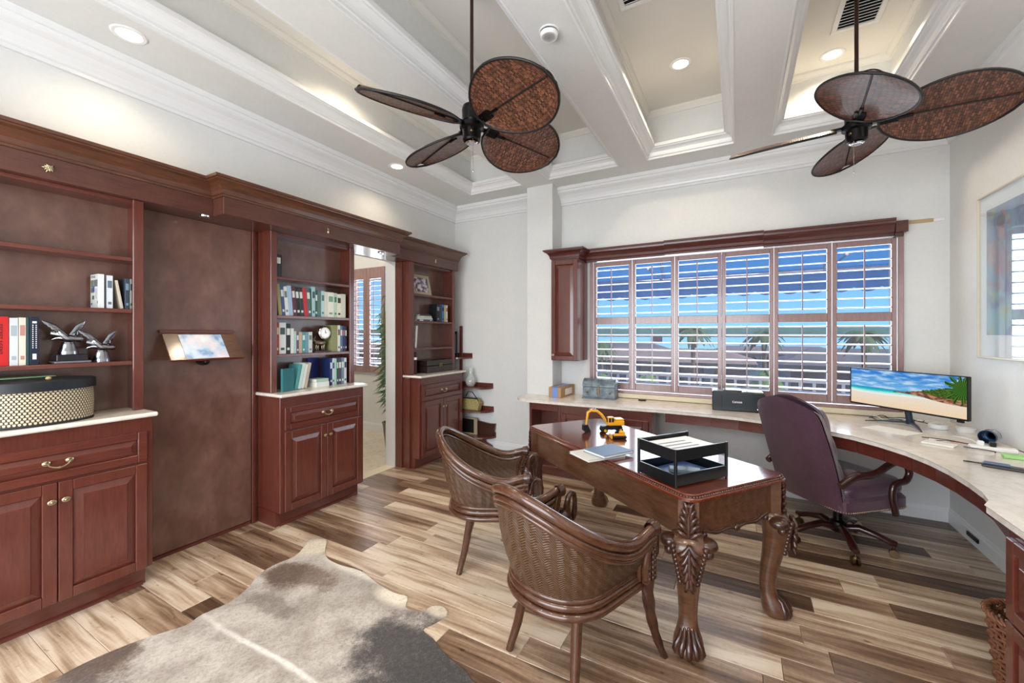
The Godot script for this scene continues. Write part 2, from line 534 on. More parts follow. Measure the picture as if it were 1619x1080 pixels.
func build_floor() -> void:
	var m: MB = MB.new()
	m.bx(-3.65, 1.68, -0.15, -0.012, -1.75, 4.84)
	var fl := struct("floor", m, mat(C(.12, .09, .07), 0.9), "wood plank floor of mixed pale and brown boards")
	var tones := [.22, .52, .66, .80, .88, .58, .34, .74, .84, .44]
	var mats := []
	for k in tones.size():
		var pm := uv_mat(plank_tex(100 + k * 7, tones[k]), 0.34, 0.16)
		pm.clearcoat_roughness = 0.3
		mats.append(pm)
	var rng := RandomNumberGenerator.new()
	rng.seed = 42
	var w := 0.154
	var L := 1.22
	var cache := {}
	for r in range(-15, 31):
		var d0 := 0.035 + r * w
		var d1 := d0 + w
		if d0 < -1.6 : d0 = -1.6
		if d1 > 4.69: d1 = 4.69
		if d1 - d0 < 0.01: continue
		var x := -3.5 - rng.randf() * L
		var last := -1
		while x < 1.53:
			var a := maxf(x, -3.5)
			var b := minf(x + L, 1.53)
			x += L
			if b - a < 0.02: continue
			var key := "%.3f_%.3f" % [b - a, d1 - d0]
			if not cache.has(key):
				var g := 0.0008
				m = MB.new()
				var hx := (b - a) / 2 - g
				var hz := (d1 - d0) / 2 - g
				var c := 0.0016
				var T := [Vector3(-hx + c, 0, hz - c), Vector3(hx - c, 0, hz - c), Vector3(hx - c, 0, -hz + c), Vector3(-hx + c, 0, -hz + c)]
				var B := [Vector3(-hx, -.002, hz), Vector3(hx, -.002, hz), Vector3(hx, -.002, -hz), Vector3(-hx, -.002, -hz)]
				var D := []
				for q in B: D.append(q + Vector3(0, -.0095, 0))
				var f: float = (b - a) / L
				m.tri(T[0], T[1], T[2], Vector2(0, 0), Vector2(0, f), Vector2(1, f))
				m.tri(T[0], T[2], T[3], Vector2(0, 0), Vector2(1, f), Vector2(1, 0))
				for i in 4:
					m.quad(B[i], B[(i + 1) % 4], T[(i + 1) % 4], T[i])
					m.quad(D[i], D[(i + 1) % 4], B[(i + 1) % 4], B[i])
				cache[key] = m.mesh()
			var k := rng.randi_range(0, tones.size() - 1)
			if k == last: k = (k + 3) % tones.size()
			last = k
			var o := obj("plank", cache[key], mats[k], fl)
			o.position = V((a + b) / 2, 0, (d0 + d1) / 2)
			if rng.randf() < 0.5: o.rotation_degrees.y = 180

func downlight(x: float, y: float, d: float, label: String, e := 1.0) -> void:
	var t := thing("downlight", label, "ceiling light", V(x, y, d), 0, "recessed ceiling lights")
	var m: MB = MB.new()
	m.lathe([[.058, -.001], [.062, -.006], [.078, -.006], [.086, -.001]], Vector3.ZERO, 24)
	obj("trim_ring", m, M.white, t)
	m = MB.new()
	m.lathe([[.0, -.004], [.059, -.004]], Vector3.ZERO, 24)
	obj("lamp_lens", m, M.lens, t)
	var l := SpotLight3D.new()
	l.name = "lamp"
	l.light_color = C(1, .92, .80)
	l.light_energy = e
	l.light_size = 0.055
	l.spot_range = 12.0
	l.spot_angle = 72.0
	l.spot_angle_attenuation = 0.8
	l.spot_attenuation = 2.0
	l.shadow_enabled = true
	l.position = Vector3(0, -0.03, 0)
	l.rotation_degrees = Vector3(-90, 0, 0)
	t.add_child(l)

const COFFERS := [[-2.95, -2.21], [-1.88, -1.08], [-0.80, -0.02], [0.26, 1.06]]
const YS := 3.30
const YC := 3.77
func build_ceiling() -> void:
	var m: MB = MB.new()
	m.bx(-3.65, 1.68, YC, YC + 0.18, -1.75, 4.84)
	struct("ceiling", m, M.coffer, "cream ceiling inside the recessed coffers")
	var edges := [-3.5]
	for c in COFFERS:
		edges.append(c[0]); edges.append(c[1])
	edges.append(1.53)
	for k in range(0, edges.size(), 2):
		m = MB.new()
		m.bx(edges[k], edges[k + 1], YS, YC, -1.2, 4.28)
		struct("ceiling_beam", m, M.wall, "white flat ceiling beam between recessed coffers")
	m = MB.new()
	m.bx(-3.5, 1.53, YS, YC, 4.28, 4.69)
	struct("ceiling_beam", m, M.wall, "white flat soffit along the window wall")
	m = MB.new()
	m.bx(-3.5, 1.53, YS, YC, -1.6, -1.2)
	struct("ceiling_beam", m, M.wall, "white flat soffit along the wall behind the camera")
	var prof := [[0, -.004], [.012, -.004], [.014, .016], [.024, .018], [.026, .034], [.034, .052], [.05, .068], [.072, .078], [.074, .086], [.088, .088], [.09, .118], [0, .118]]
	var small := [[0, 0], [.012, 0], [.016, -.02], [.035, -.04], [.04, -.055], [.04, -.07], [0, -.07]]
	var up := []
	for p in small: up.append([.052 - p[0] if p[0] > 0 else 0.0, p[1]])
	var k := 0
	for c in COFFERS:
		var x0: float = c[0]
		var x1: float = c[1]
		m = MB.new()
		var q := [V(x0, YS, -1.2), V(x0, YS, 4.28), V(x1, YS, 4.28), V(x1, YS, -1.2)]
		var outs := [Vector3(1, 0, 0), Vector3(0, 0, 1), Vector3(-1, 0, 0), Vector3(0, 0, -1)]
		for i in 4: m.mold(prof, q[i], q[(i + 1) % 4], outs[i], Vector3.UP, 1, 1)
		struct("trim_%d" % (6 + k), m, M.trim, "white stepped moulding round a ceiling coffer")
		m = MB.new()
		for i in 4:
			m.mold([[0, -.055], [.010, -.055], [.014, -.04], [.034, -.016], [.038, 0], [0, 0]], q[i] + Vector3(0, YC - YS, 0), q[(i + 1) % 4] + Vector3(0, YC - YS, 0), outs[i], Vector3.UP, 1, 1)
		struct("trim_%d" % (10 + k), m, M.coffer, "small cream crown at the top of a ceiling coffer")
		k += 1
	downlight(-3.115, YS, 1.02, "recessed light in the soffit over the bookcase with the woven box", .45)
	downlight(-3.115, YS, 3.17, "recessed light in the soffit over the doorway", .45)
	downlight(-3.115, YS, -0.9, "added unseen recessed light in the bookcase soffit, nearest the back wall", .45)  # unseen lights on the camera side are added to brighten the room
	downlight(-2.58, YC, 2.35, "recessed light in the coffer next to the bookcase soffit", 1.2)
	downlight(-2.58, YC, -0.3, "added unseen recessed light in the coffer next to the bookcases, away from the window", 1.2)
	downlight(-0.41, YC, 3.62, "recessed light in the coffer between the two fans", 1.2)
	downlight(-0.41, YC, 0.6, "added unseen recessed light in the coffer between the fans, away from the window", 1.2)
	downlight(0.66, YC, 4.08, "recessed light in the coffer above the fan by the framed picture", 1.2)
	downlight(0.66, YC, 0.9, "added unseen recessed light in the coffer by the picture wall, away from the window", 1.2)
	downlight(-1.48, YC, 0.3, "added unseen recessed light in the coffer of the fan over the rattan armchairs", 1.2)
	downlight(1.30, YS, 2.75, "recessed light in the soffit above the framed picture", .45)
	downlight(1.30, YS, 0.4, "added unseen recessed light in the soffit along the picture wall", .45)
	# air vents
	for a in [[-0.56, 2.63, "white slotted air vent in the coffer between the two fans"], [0.74, 3.60, "white slotted air vent above the fan by the picture"]]:
		var t := thing("air_vent", a[2], "air vent", V(a[0], YC, a[1]), 0, "ceiling air vents")
		m = MB.new()
		for s in [[-.14, .14, -.20, -.165], [-.14, .14, .165, .20], [-.14, -.105, -.165, .165], [.105, .14, -.165, .165]]:
			m.bx(s[0], s[1], -.010, 0, s[2], s[3], 0.003)
		obj("frame", m, M.white, t)
		m = MB.new()
		m.bx(-.105, .105, -.002, 0, -.165, .165)
		obj("opening", m, M.black, t)
		var sl: MB = MB.new()
		sl.xf = Transform3D(Basis(Vector3(1, 0, 0), 0.6), Vector3.ZERO)
		sl.bx(-.105, .105, -.0015, .0015, -.011, .011)
		var sm := sl.mesh()
		for i in 10:
			var o := obj("slat", sm, M.white, t)
			o.position = Vector3(0, -.010, -.148 + i * .033)
	var t := thing("smoke_detector", "small round white smoke detector on the ceiling beam", "smoke detector", V(-0.955, YS, 2.18))
	m = MB.new()
	m.lathe([[.0, -.036], [.045, -.036], [.05, -.032], [.052, -.016], [.052, -.014]], Vector3.ZERO, 24)
	obj("cover", m, M.white, t)
	m = MB.new()
	m.lathe([[.046, -.014], [.046, -.006]], Vector3.ZERO, 24)
	obj("vent_ring", m, M.black, t)
	m = MB.new()
	m.lathe([[.052, -.006], [.058, -.003], [.058, 0]], Vector3.ZERO, 24)
	obj("base", m, M.white, t)

# ---------------------------------------------------------------- the window and its shutters
const WX0 := -1.475
const PW := 0.445
func make_shutter(label: String, at: Vector3) -> Node3D:
	var t := thing("window_shutter", label, "shutter", at, 0, "louvered window shutters")
	var y0 := 0.0
	var H := 1.45
	var w := PW - 0.004
	var sw := 0.034
	for s in [0, 1]:
		var m: MB = MB.new()
		var a: float = 0.002 + s * (w - sw)
		m.box(Vector3(a, y0, -.014), Vector3(a + sw, H, .014), 0.004)
		obj("stile", m, M.shutter, t)
	var rails := [[0.0, .075], [.735, .815], [H - .05, H]]
	for r in rails:
		var m: MB = MB.new()
		m.box(Vector3(.002 + sw, r[0], -.012), Vector3(w - sw + .002, r[1], .012), 0.003)
		obj("rail", m, M.shutter, t)
	var lm: MB = MB.new()
	var poly := PackedVector2Array()
	for k in 12:
		var g := TAU * k / 12
		poly.append(Vector2(cos(g) * .044, sin(g) * .0055))
	var rings := []
	for x in [.003 + sw, w - sw + .001]:
		var row := PackedVector3Array()
		for p in poly: row.append(Vector3(x, p.y, p.x))
		rings.append(row)
	lm.grid(rings, true)
	var mesh := lm.mesh()
	for span in [[.075, .735], [.815, H - .05]]:
		var cnt := int(round((span[1] - span[0]) / 0.079))
		for k in cnt:
			var o := obj("louver", mesh, M.shutter, t)
			o.position = Vector3(0, span[0] + (k + 0.5) * (span[1] - span[0]) / cnt, 0)
			o.rotation_degrees.x = 6
		var m: MB = MB.new()
		m.box(Vector3(w / 2 - .005, span[0] + .03, .046), Vector3(w / 2 + .005, span[1] - .03, .055), 0.002)
		obj("tilt_rod", m, M.shutter, t)
	return t
func build_window() -> void:
	# sash and glass
	var m: MB = MB.new()
	var xs := [-1.50, -0.60, 0.30, 1.18]
	for x in xs: m.bx(x, x + 0.035, 0.90, 2.42, 4.77, 4.81, 0.003)
	for k in 3:
		m.bx(xs[k] + .035, xs[k + 1], 0.90, 0.945, 4.77, 4.81, 0.003)
		m.bx(xs[k] + .035, xs[k + 1], 2.375, 2.42, 4.77, 4.81, 0.003)
		m.bx(xs[k] + .035, xs[k + 1], 1.665, 1.725, 4.765, 4.805, 0.003)
	var win := struct("window_1", m, M.trim, "wide window divided by white sashes behind wooden shutters")
	for k in 3:
		for r in [[.945, 1.665], [1.725, 2.375]]:
			m = MB.new()
			m.bx(xs[k] + .035, xs[k + 1], r[0], r[1], 4.785, 4.79)
			obj("pane", m, M.glass, win)
	# wooden frame round the shutters
	m = MB.new()
	m.bx(-1.515, -1.478, 0.885, 2.40, 4.645, 4.69, 0.003)
	m.bx(1.198, 1.235, 0.885, 2.40, 4.645, 4.69, 0.003)
	m.bx(-1.478, 1.198, 2.388, 2.42, 4.65, 4.69, 0.003)
	m.bx(-1.478, 1.198, 0.885, 0.917, 4.63, 4.69, 0.003)
	struct("trim_14", m, M.shutter, "wooden frame that carries the window shutters")
	m = MB.new()
	m.bx(-1.52, 1.24, 0.836, 0.884, 4.62, 4.69, 0.006)
	struct("trim_15", m, M.cream, "cream window sill on top of the counter")
	var places := ["next to the wooden wall cabinet", "second from the wall cabinet", "third from the wall cabinet", "fourth from the wall cabinet", "fifth from the wall cabinet, behind the leather chair", "at the picture wall end, behind the monitor"]
	var proto := make_shutter("wooden louvered shutter " + places[0], V(WX0, 0.925, 4.665))
	for k in range(1, 6):
		dup(proto, "wooden louvered shutter " + places[k], V(WX0 + k * PW, 0.925, 4.665))
	# valance in three lengths that do not quite line up
	var vp := [[0, 0], [.055, 0], [.055, .02], [.062, .03], [.07, .055], [.088, .085], [.105, .10], [.108, .118], [.118, .12], [.118, .14], [0, .14]]
	var segs := [[-1.55, -0.682, 2.385, 0.0, "length of dark wooden valance next to the wall cabinet"], [-0.68, 0.218, 2.388, 0.016, "middle length of dark wooden valance, standing proud of its neighbours"], [0.22, 1.16, 2.381, 0.012, "length of dark wooden valance with a raw cut end toward the picture wall"]]
	for s in segs:
		m = MB.new()
		m.mold(vp, V(s[0], s[2], 4.66 - s[3]), V(s[1], s[2], 4.66 - s[3]), Vector3(0, 0, 1), Vector3.UP)
		tag(obj("window_valance", m, M.cornice_x), s[4], "valance", "wooden valance lengths")
	m = MB.new()
	m.bx(1.165, 1.245, 2.405, 2.50, 4.57, 4.69, 0.002)
	m.bx(1.165, 1.225, 2.375, 2.405, 4.60, 4.69, 0.002)
	tag(obj("valance_block", m, M.cornice_x), "small dark wooden block at the end of the valance", "wood block")
	m = MB.new()
	m.bx(1.25, 1.43, 2.485, 2.515, 4.68, 4.69, 0.002)
	var b := obj("batten", m, mat(C(.72, .62, .47), 0.8))
	tag(b, "thin raw wood batten on the wall beside the valance", "batten")
	m = MB.new()
	m.bx(1.43, 1.50, 2.487, 2.513, 4.679, 4.69, 0.004)
	obj("plaster_patch", m, M.white, b)

# ---------------------------------------------------------------- outside
func build_outside() -> void:
	# awning of blue canvas over the window
	var canvas := mat(C(.0, .48, .70), 0.9)
	canvas.metallic_specular = 0.05
	canvas.backlight_enabled = true
	canvas.backlight = C(.0, .55, .80)
	var t := thing("awning", "blue canvas awning with a scalloped edge outside the window", "awning", V(0, 2.0, 6.0))
	var m: MB = MB.new()
	var y1 := 2.34
	m.quad(V(-3.0, 3.25, 4.86), V(-3.0, y1, 6.05), V(2.9, y1, 6.05), V(2.9, 3.25, 4.86))
	obj("canopy", m, canvas, t, true)
	m = MB.new()
	var n := 24
	for k in n:
		var a := -3.0 + 5.9 * k / n
		var w := 5.9 / n
		m.quad(V(a, 2.09, 6.05), V(a + w, 2.09, 6.05), V(a + w, y1, 6.05), V(a, y1, 6.05))
		for i in 6:
			var f0 := float(i) / 6
			var f1 := float(i + 1) / 6
			m.quad(V(a + w * f0, 2.09 - .055 * sin(PI * f0), 6.05), V(a + w * f1, 2.09 - .055 * sin(PI * f1), 6.05), V(a + w * f1, 2.09, 6.05), V(a + w * f0, 2.09, 6.05))
	obj("scalloped_valance", m, canvas, t, true)
	for x in [-2.9, -0.9, 0.9, 2.8]:
		m = MB.new()
		m.tube([V(x, 3.22, 4.9), V(x, y1 - .02, 6.0)], .018, 8)
		m.tube([V(x, 2.3, 4.88), V(x, y1 - .06, 6.0)], .014, 8)
		obj("frame_arm", m, M.chrome, t, true)
	m = MB.new()
	m.tube([V(-3.0, y1 - .03, 6.02), V(2.9, y1 - .03, 6.02)], .02, 8)
	obj("front_bar", m, M.chrome, t, true)
	# balcony slab and white railing
	m = MB.new()
	m.bx(-8, 5, -.3, -.04, 4.84, 6.5)
	tag(obj("balcony_floor", m, mat(C(.7, .68, .64), .8)), "pale balcony slab outside the window", "balcony")
	t = thing("balcony_railing", "white balcony railing with square balusters outside the window", "railing", V(0, -.04, 6.35))
	m = MB.new()
	m.bx(-8, 5, .93, .98, 6.32, 6.38, .004)
	obj("top_rail", m, M.white, t, true)
	m = MB.new()
	m.bx(-8, 5, .80, .825, 6.335, 6.365, .004)
	m.bx(-8, 5, .06, .10, 6.335, 6.365, .004)
	obj("lower_rail", m, M.white, t, true)
	var bm: MB = MB.new()
	bm.box(Vector3(-.016, .0, -.016), Vector3(.016, .97, .016))
	var bmesh := bm.mesh()
	for k in 90:
		var o := obj("baluster", bmesh, M.white, t)
		o.position = V(-8 + k * .145, 0, 0)
	# ground, water, far shore
	m = MB.new()
	m.bx(-300, 400, -6.4, -6.0, 7, 75)
	struct("ground", m, tri_mat(ramp_tex(nB, nA, .5, [C(.10, .22, .08), C(.22, .34, .14), C(.45, .44, .36)]), Vector3(.15, .15, .15), .9), "green and sandy ground below the balcony")
	m = MB.new()
	m.bx(-3000, 3000, -7.2, -6.6, 75, 1500)
	var wm := tri_mat(ramp_tex(nB, nA, .5, [C(.42, .68, .70), C(.56, .79, .80), C(.70, .87, .87)]), Vector3(.004, .004, .02), .25)
	tag(obj("bay_water", m, wm), "pale turquoise bay beyond the houses", "water")
	var rng := RandomNumberGenerator.new()
	rng.seed = 7
	m = MB.new()
	var rows := [PackedVector3Array(), PackedVector3Array(), PackedVector3Array(), PackedVector3Array()]
	for k in 161:
		var x := -1600.0 + k * 20.0
		var hh := 15.0 + rng.randf() * 7.0
		rows[0].append(V(x, -7, 1180)); rows[1].append(V(x, hh * .7, 1185)); rows[2].append(V(x, hh, 1200)); rows[3].append(V(x, -7, 1230))
	m.grid(rows)
	struct("far_shore", m, mat(C(.20, .38, .36), .95), "low wooded shore on the horizon")
	# houses
	var roofs := [mat(C(.36, .34, .35), .85), mat(C(.44, .39, .37), .85), mat(C(.30, .31, .33), .85)]
	var walls := mat(C(.34, .48, .52), .7)
	var pane := mat(C(.03, .14, .24), .15)
	var hs := [[-25, 45, 15, 8, .1, 0], [-7, 44, 16, 8, .0, 1], [11, 45, 15, 8, .2, 2], [28, 46, 14, 8, .1, 0], [-44, 48, 16, 9, .3, 1], [-17, 64, 16, 9, .1, 2], [4, 66, 15, 9, -.2, 0], [25, 66, 16, 9, .1, 1], [-70, 56, 18, 10, .2, 2], [48, 52, 16, 10, .4, 0]]
	var names := ["grey roof, fifth of the front row from the picture wall side", "tan roof, fourth of the front row from the picture wall side", "slate roof, third of the front row from the picture wall side", "grey roof, second of the front row from the picture wall side", "tan roof, sixth of the front row from the picture wall side", "slate roof at the water, far end of the rear row", "grey roof at the water, middle of the rear row", "tan roof at the water, picture wall end of rear row", "slate roof, seventh of the front row from the picture wall side", "grey roof, first of the front row from the picture wall side"]
	for k in hs.size():
		var h: Array = hs[k]
		t = thing("house", "low house outside, " + names[k], "house", V(h[0], -6, h[1]))
		var w: float = h[2] / 2.0
		var dp: float = h[3] / 2.0
		m = MB.new()
		m.box(Vector3(-w, 0, -dp), Vector3(w, 5.0, dp))
		obj("wall", m, walls, t)
		m = MB.new()
		var e := .5
		var yr: float = 6.1 + h[4]
		var A := [Vector3(-w - e, 5.0, dp + e), Vector3(w + e, 5.0, dp + e), Vector3(w + e, 5.0, -dp - e), Vector3(-w - e, 5.0, -dp - e)]
		var r0 := Vector3(-w + 2.2, yr, 0)
		var r1 := Vector3(w - 2.2, yr, 0)
		m.quad(A[0], A[1], r1, r0); m.quad(A[2], A[3], r0, r1)
		m.tri(A[1], A[2], r1); m.tri(A[3], A[0], r0)
		m.quad(A[3], A[2], A[1], A[0])
		obj("roof", m, roofs[h[5]], t)
		for i in 5:
			m = MB.new()
			var x: float = -w + (i + .5) * w * 2 / 5
			m.box(Vector3(x - w * .15, 3.0, dp), Vector3(x + w * .15, 4.6, dp + .06))
			obj("window", m, pane, t)
	# palms and shrubs
	var leaf := mat(C(.10, .28, .10), .7)
	var trunk := mat(C(.36, .30, .24), .9)
	var ps := [[-3.3, 36, 8.0, "tallest palm outside, next to the flagpole"], [1.6, 36, 7.7, "palm outside, second from the flagpole toward the picture wall side"], [7.4, 36, 7.6, "palm outside, third from the flagpole toward the picture wall side"], [-10.8, 36, 6.8, "shortest palm outside, on the far side of the flagpole"], [17.0, 37, 7.2, "palm outside, farthest from the flagpole"]]
	for p in ps:
		t = thing("palm_tree", p[3], "palm tree", V(p[0], -6, p[1]))
		m = MB.new()
		m.tube([Vector3.ZERO, Vector3(.2, p[2] * .5, 0), Vector3(.1, p[2], 0)], [.22, .16, .14], 8)
		obj("trunk", m, trunk, t)
		for k in 16:
			m = MB.new()
			var g := TAU * k / 16 + rng.randf() * .3
			var len := 1.25 + rng.randf() * .4
			var up := rng.randf_range(-.2, 1.0)
			var rws := [PackedVector3Array(), PackedVector3Array(), PackedVector3Array()]
			var side := Vector3(-sin(g), 0, cos(g))
			for i in 7:
				var f := float(i) / 6
				var c := Vector3(.1, p[2], 0) + Vector3(cos(g), 0, sin(g)) * len * f + Vector3.UP * (up * f - 1.5 * f * f)
				var wd := .26 * sin(PI * (f * .85 + .12))
				rws[0].append(c + side * wd - Vector3.UP * wd * .5); rws[1].append(c + Vector3.UP * .04); rws[2].append(c - side * wd - Vector3.UP * wd * .5)
			m.grid(rws)
			obj("frond", m, leaf, t)
	var bush := tri_mat(ramp_tex(nC, nB, .5, [C(.10, .26, .08), C(.22, .42, .14), C(.42, .58, .24)]), Vector3(.6, .6, .6), .85)
	for k in 22:
		var x := -27.0 + k * 2.6
		var d: float = [25.0, 28.5, 32.0][k % 3] + rng.randf() * .5
		m = MB.new()
		var R := []
		var hh := 3.4 + rng.randf() * 1.7
		for i in 8:
			var f := PI * i / 7
			var ring := PackedVector3Array()
			for j in 12:
				var g := -TAU * j / 12
				var q := 1.0 + rng.randf_range(-.2, .2)
				ring.append(Vector3(cos(g) * sin(f) * 1.45 * q, hh * .5 - cos(f) * hh * .5 * q, sin(g) * sin(f) * 1.45 * q))
			R.append(ring)
		m.grid(R, true)
		var o := obj("shrub", m, bush)
		o.position = V(x, -6, d)
		tag(o, "leafy green shrub below the balcony railing", "shrub", "shrubs below the balcony")
	t = thing("flagpole", "thin white flagpole with a small flag by the water", "flagpole", V(-6.7, -6, 38))
	m = MB.new()
	m.tube([Vector3.ZERO, Vector3(0, 7.5, 0)], .05, 6)
	obj("pole", m, M.white, t)
	m = MB.new()
	m.box(Vector3(.06, 6.7, -.02), Vector3(.9, 7.3, .02))
	obj("flag", m, mat(C(.35, .2, .3), .8), t)

# ---------------------------------------------------------------- the next room, seen through the doorway
func build_next_room() -> void:
	var m: MB = MB.new()
	m.bx(-7.4, -3.65, -.15, -.012, -1.75, 4.84)
	var fl := struct("floor_next_room", m, mat(C(.55, .5, .44), .9), "cream tiled floor of the next room")
	var tm: MB = MB.new()
	tm.box(Vector3(-.2235, -.012, -.2235), Vector3(.2235, 0, .2235), .003)
	var tmesh := tm.mesh()
	var tt := tri_mat(ramp_tex(nA, nB, .4, [C(.74, .68, .60), C(.82, .77, .69), C(.86, .82, .75)]), Vector3(1.4, 1.4, 1.4), .3)
	for i in 8:
		for j in 7:
			var o := obj("tile", tmesh, tt, fl)
			o.position = V(-3.88 - i * .45, 0, 4.46 - j * .45)
	m = MB.new()
	m.bx(-3.65, -3.5, -.012, .002, 2.80, 3.53, .002)
	struct("trim_16", m, M.cream, "pale threshold in the doorway")
	m = MB.new()
	m.bx(-7.4, -3.65, 3.3, 3.45, -1.75, 4.84)
	struct("ceiling_next_room", m, M.wall)
	m = MB.new()
	m.bx(-7.55, -7.4, 0, WALL_H, -1.75, 4.84)
	struct("wall_next_room", m, M.wall)
	m = MB.new()
	var bp := [[0, 0], [.014, 0], [.014, .10], [.006, .13], [0, .13]]
	m.mold(bp, V(-7.4, 0, 4.69), V(-3.65, 0, 4.69), Vector3(0, 0, 1), Vector3.UP)
	struct("baseboard_next_room", m, M.trim)
	m = MB.new()
	for x in [-5.62, -4.875]: m.bx(x, x + .035, .96, 2.56, 4.77, 4.81)
	m.bx(-5.585, -4.875, .96, 1.0, 4.77, 4.81)
	m.bx(-5.585, -4.875, 2.52, 2.56, 4.77, 4.81)
	var w := struct("window_2", m, M.trim, "narrow window of the next room behind wooden shutters")
	m = MB.new()
	m.bx(-5.585, -4.875, 1.0, 2.52, 4.785, 4.79)
	obj("pane", m, M.glass, w)
	# its shutters
	for k in 2:
		var t := thing("window_shutter", ["wooden louvered shutter in the next room, away from the plant", "wooden louvered shutter in the next room, beside the tall plant"][k], "shutter", V(-5.63 + k * .4, .93, 4.66), 0, "next room shutters")
		for s in [0, 1]:
			m = MB.new()
			m.box(Vector3(s * .325, 0, -.014), Vector3(s * .325 + .07, 1.68, .014), .004)
			obj("stile", m, M.shutter, t)
		for r in [[0, .11], [1.50, 1.68]]:
			m = MB.new()
			m.box(Vector3(.07, r[0], -.012), Vector3(.325, r[1], .012), .003)
			obj("rail", m, M.shutter, t)
		m = MB.new()
		m.box(Vector3(.071, -.005, -.04), Vector3(.324, .005, .04), .003)
		var lm := m.mesh()
		for i in 18:
			var o := obj("louver", lm, M.shutter, t)
			o.position = Vector3(0, .15 + i * .0775, 0)
			o.rotation_degrees.x = 6
		m = MB.new()
		m.box(Vector3(.193, .13, .042), Vector3(.203, 1.48, .05), .002)
		obj("tilt_rod", m, M.shutter, t)
	# unseen flush lamp, added to brighten the next room
	var cl := thing("added_ceiling_lamp", "added unseen round white ceiling lamp that brightens the next room", "ceiling light", V(-5.0, 3.3, 2.9))
	m = MB.new()
	m.lathe([[0, -.12], [.08, -.112], [.14, -.085], [.165, -.045], [.17, -.02]], Vector3.ZERO, 24, true)
	obj("added_lamp_globe", m, M.lens, cl)
	m = MB.new()
	m.lathe([[.17, -.02], [.18, -.02], [.18, -.001], [0, -.001]], Vector3.ZERO, 24)
	obj("rim", m, M.white, cl)
	var ol := OmniLight3D.new()
	ol.name = "lamp"
	ol.light_color = C(1, .96, .9)
	ol.light_energy = 2.6
	ol.light_size = .12
	ol.omni_range = 10.0
	ol.shadow_enabled = true
	ol.position = Vector3(0, -.2, 0)
	cl.add_child(ol)
	# tall bamboo plant
	var t := thing("potted_bamboo", "tall green bamboo plant in the next room by the shutters", "plant", V(-4.06, 0, 4.12))
	m = MB.new()
	m.lathe([[.0, 0], [.14, 0], [.18, .34], [.19, .36], [.165, .36], [.16, .31], [0, .31]], Vector3.ZERO, 20)
	obj("pot", m, mat(C(.45, .40, .34), .6), t)
	var rng := RandomNumberGenerator.new()
	rng.seed = 5
	var cane := mat(C(.38, .42, .20), .6)
	var leaf := mat(C(.30, .42, .30), .6)
	leaf.backlight_enabled = true
	leaf.backlight = C(.3, .4, .25)
	var lm: MB = MB.new()
	for s in 9:
		var g := rng.randf() * TAU
		var tip := Vector3(cos(g) * rng.randf_range(.06, .22), rng.randf_range(1.5, 2.2), sin(g) * rng.randf_range(.06, .20))
		var base := Vector3(cos(g) * .06, .3, sin(g) * .06)
		m = MB.new()
		var path := []
		for i in 6: path.append(base.lerp(tip, i / 5.0) + Vector3(cos(g), 0, sin(g)) * .05 * sin(PI * i / 5.0))
		m.tube(path, .008, 6)
		obj("cane", m, cane, t)
		for i in 70:
			var f := rng.randf_range(.18, 1.0)
			var c := base.lerp(tip, f)
			var h := rng.randf() * TAU
			var dir := Vector3(cos(h), rng.randf_range(-1.3, .1), sin(h)).normalized()
			var side := dir.cross(Vector3(rng.randf(), 1, rng.randf())).normalized() * .011
			var L := rng.randf_range(.12, .22)
			var q := c + dir * .05
			lm.quad(q, q + dir * L * .4 + side, q + dir * L + Vector3(0, -.03, 0), q + dir * L * .4 - side)
	var fo := obj("foliage", lm, leaf, t)
	fo.set_meta("kind", "stuff")
# ---------------------------------------------------------------- cabinets
# local axes of a front: a along it, b up, o out of it
func facing(side: String, at: Vector3) -> Transform3D:
	if side == "left": return Transform3D(Basis(Vector3(0, 0, -1), Vector3.UP, Vector3(1, 0, 0)), at)
	if side == "right": return Transform3D(Basis(Vector3(0, 0, 1), Vector3.UP, Vector3(-1, 0, 0)), at)
	return Transform3D(Basis(), at)
func A(a: float, b: float, o: float) -> Vector3:
	return Vector3(a, b, o)
# a framed front with a raised panel; returns the part
func front(called: String, t: Node3D, T: Transform3D, a0: float, a1: float, b0: float, b1: float, o0: float, fw := 0.055, wood = null, bev := 0.038) -> MeshInstance3D:
	var w: Material = wood if wood else M.cherry
	var m: MB = MB.new()
	m.xf = T
	var o1 := o0 + 0.02
	m.box(A(a0, b0, o0), A(a0 + fw, b1, o1), .003)
	m.box(A(a1 - fw, b0, o0), A(a1, b1, o1), .003)
	m.box(A(a0 + fw, b0, o0), A(a1 - fw, b0 + fw, o1), .003)
	m.box(A(a0 + fw, b1 - fw, o0), A(a1 - fw, b1, o1), .003)
	var d := obj(called, m, w, t, true)
	m = MB.new()
	m.xf = T
	var P := []
	for s in [[0.0, o0 + .004], [.004, o0 + .006], [bev, o0 + .0165], [bev + .002, o0 + .019]]:
		var k: float = fw + s[0]
		P.append([A(a0 + k, b0 + k, s[1]), A(a1 - k, b0 + k, s[1]), A(a1 - k, b1 - k, s[1]), A(a0 + k, b1 - k, s[1])])
	for i in 3:
		for j in 4: m.quad(P[i][j], P[i][(j + 1) % 4], P[i + 1][(j + 1) % 4], P[i + 1][j])
	m.quad(P[3][0], P[3][1], P[3][2], P[3][3])
	obj("raised_panel", m, w, d, true)
	return d
func knob(p: Node3D, T: Transform3D, a: float, b: float, o: float) -> void:
	var m: MB = MB.new()
	m.xf = T * Transform3D(Basis(Vector3(1, 0, 0), PI / 2), A(a, b, o))
	m.lathe([[.006, 0], [.006, .010], [.012, .014], [.017, .017], [.0175, .020], [.013, .023], [.007, .0235], [.004, .026], [0, .0265]], Vector3.ZERO, 16, false, 1.0, .78)
	obj("knob", m, M.brass, p, true)
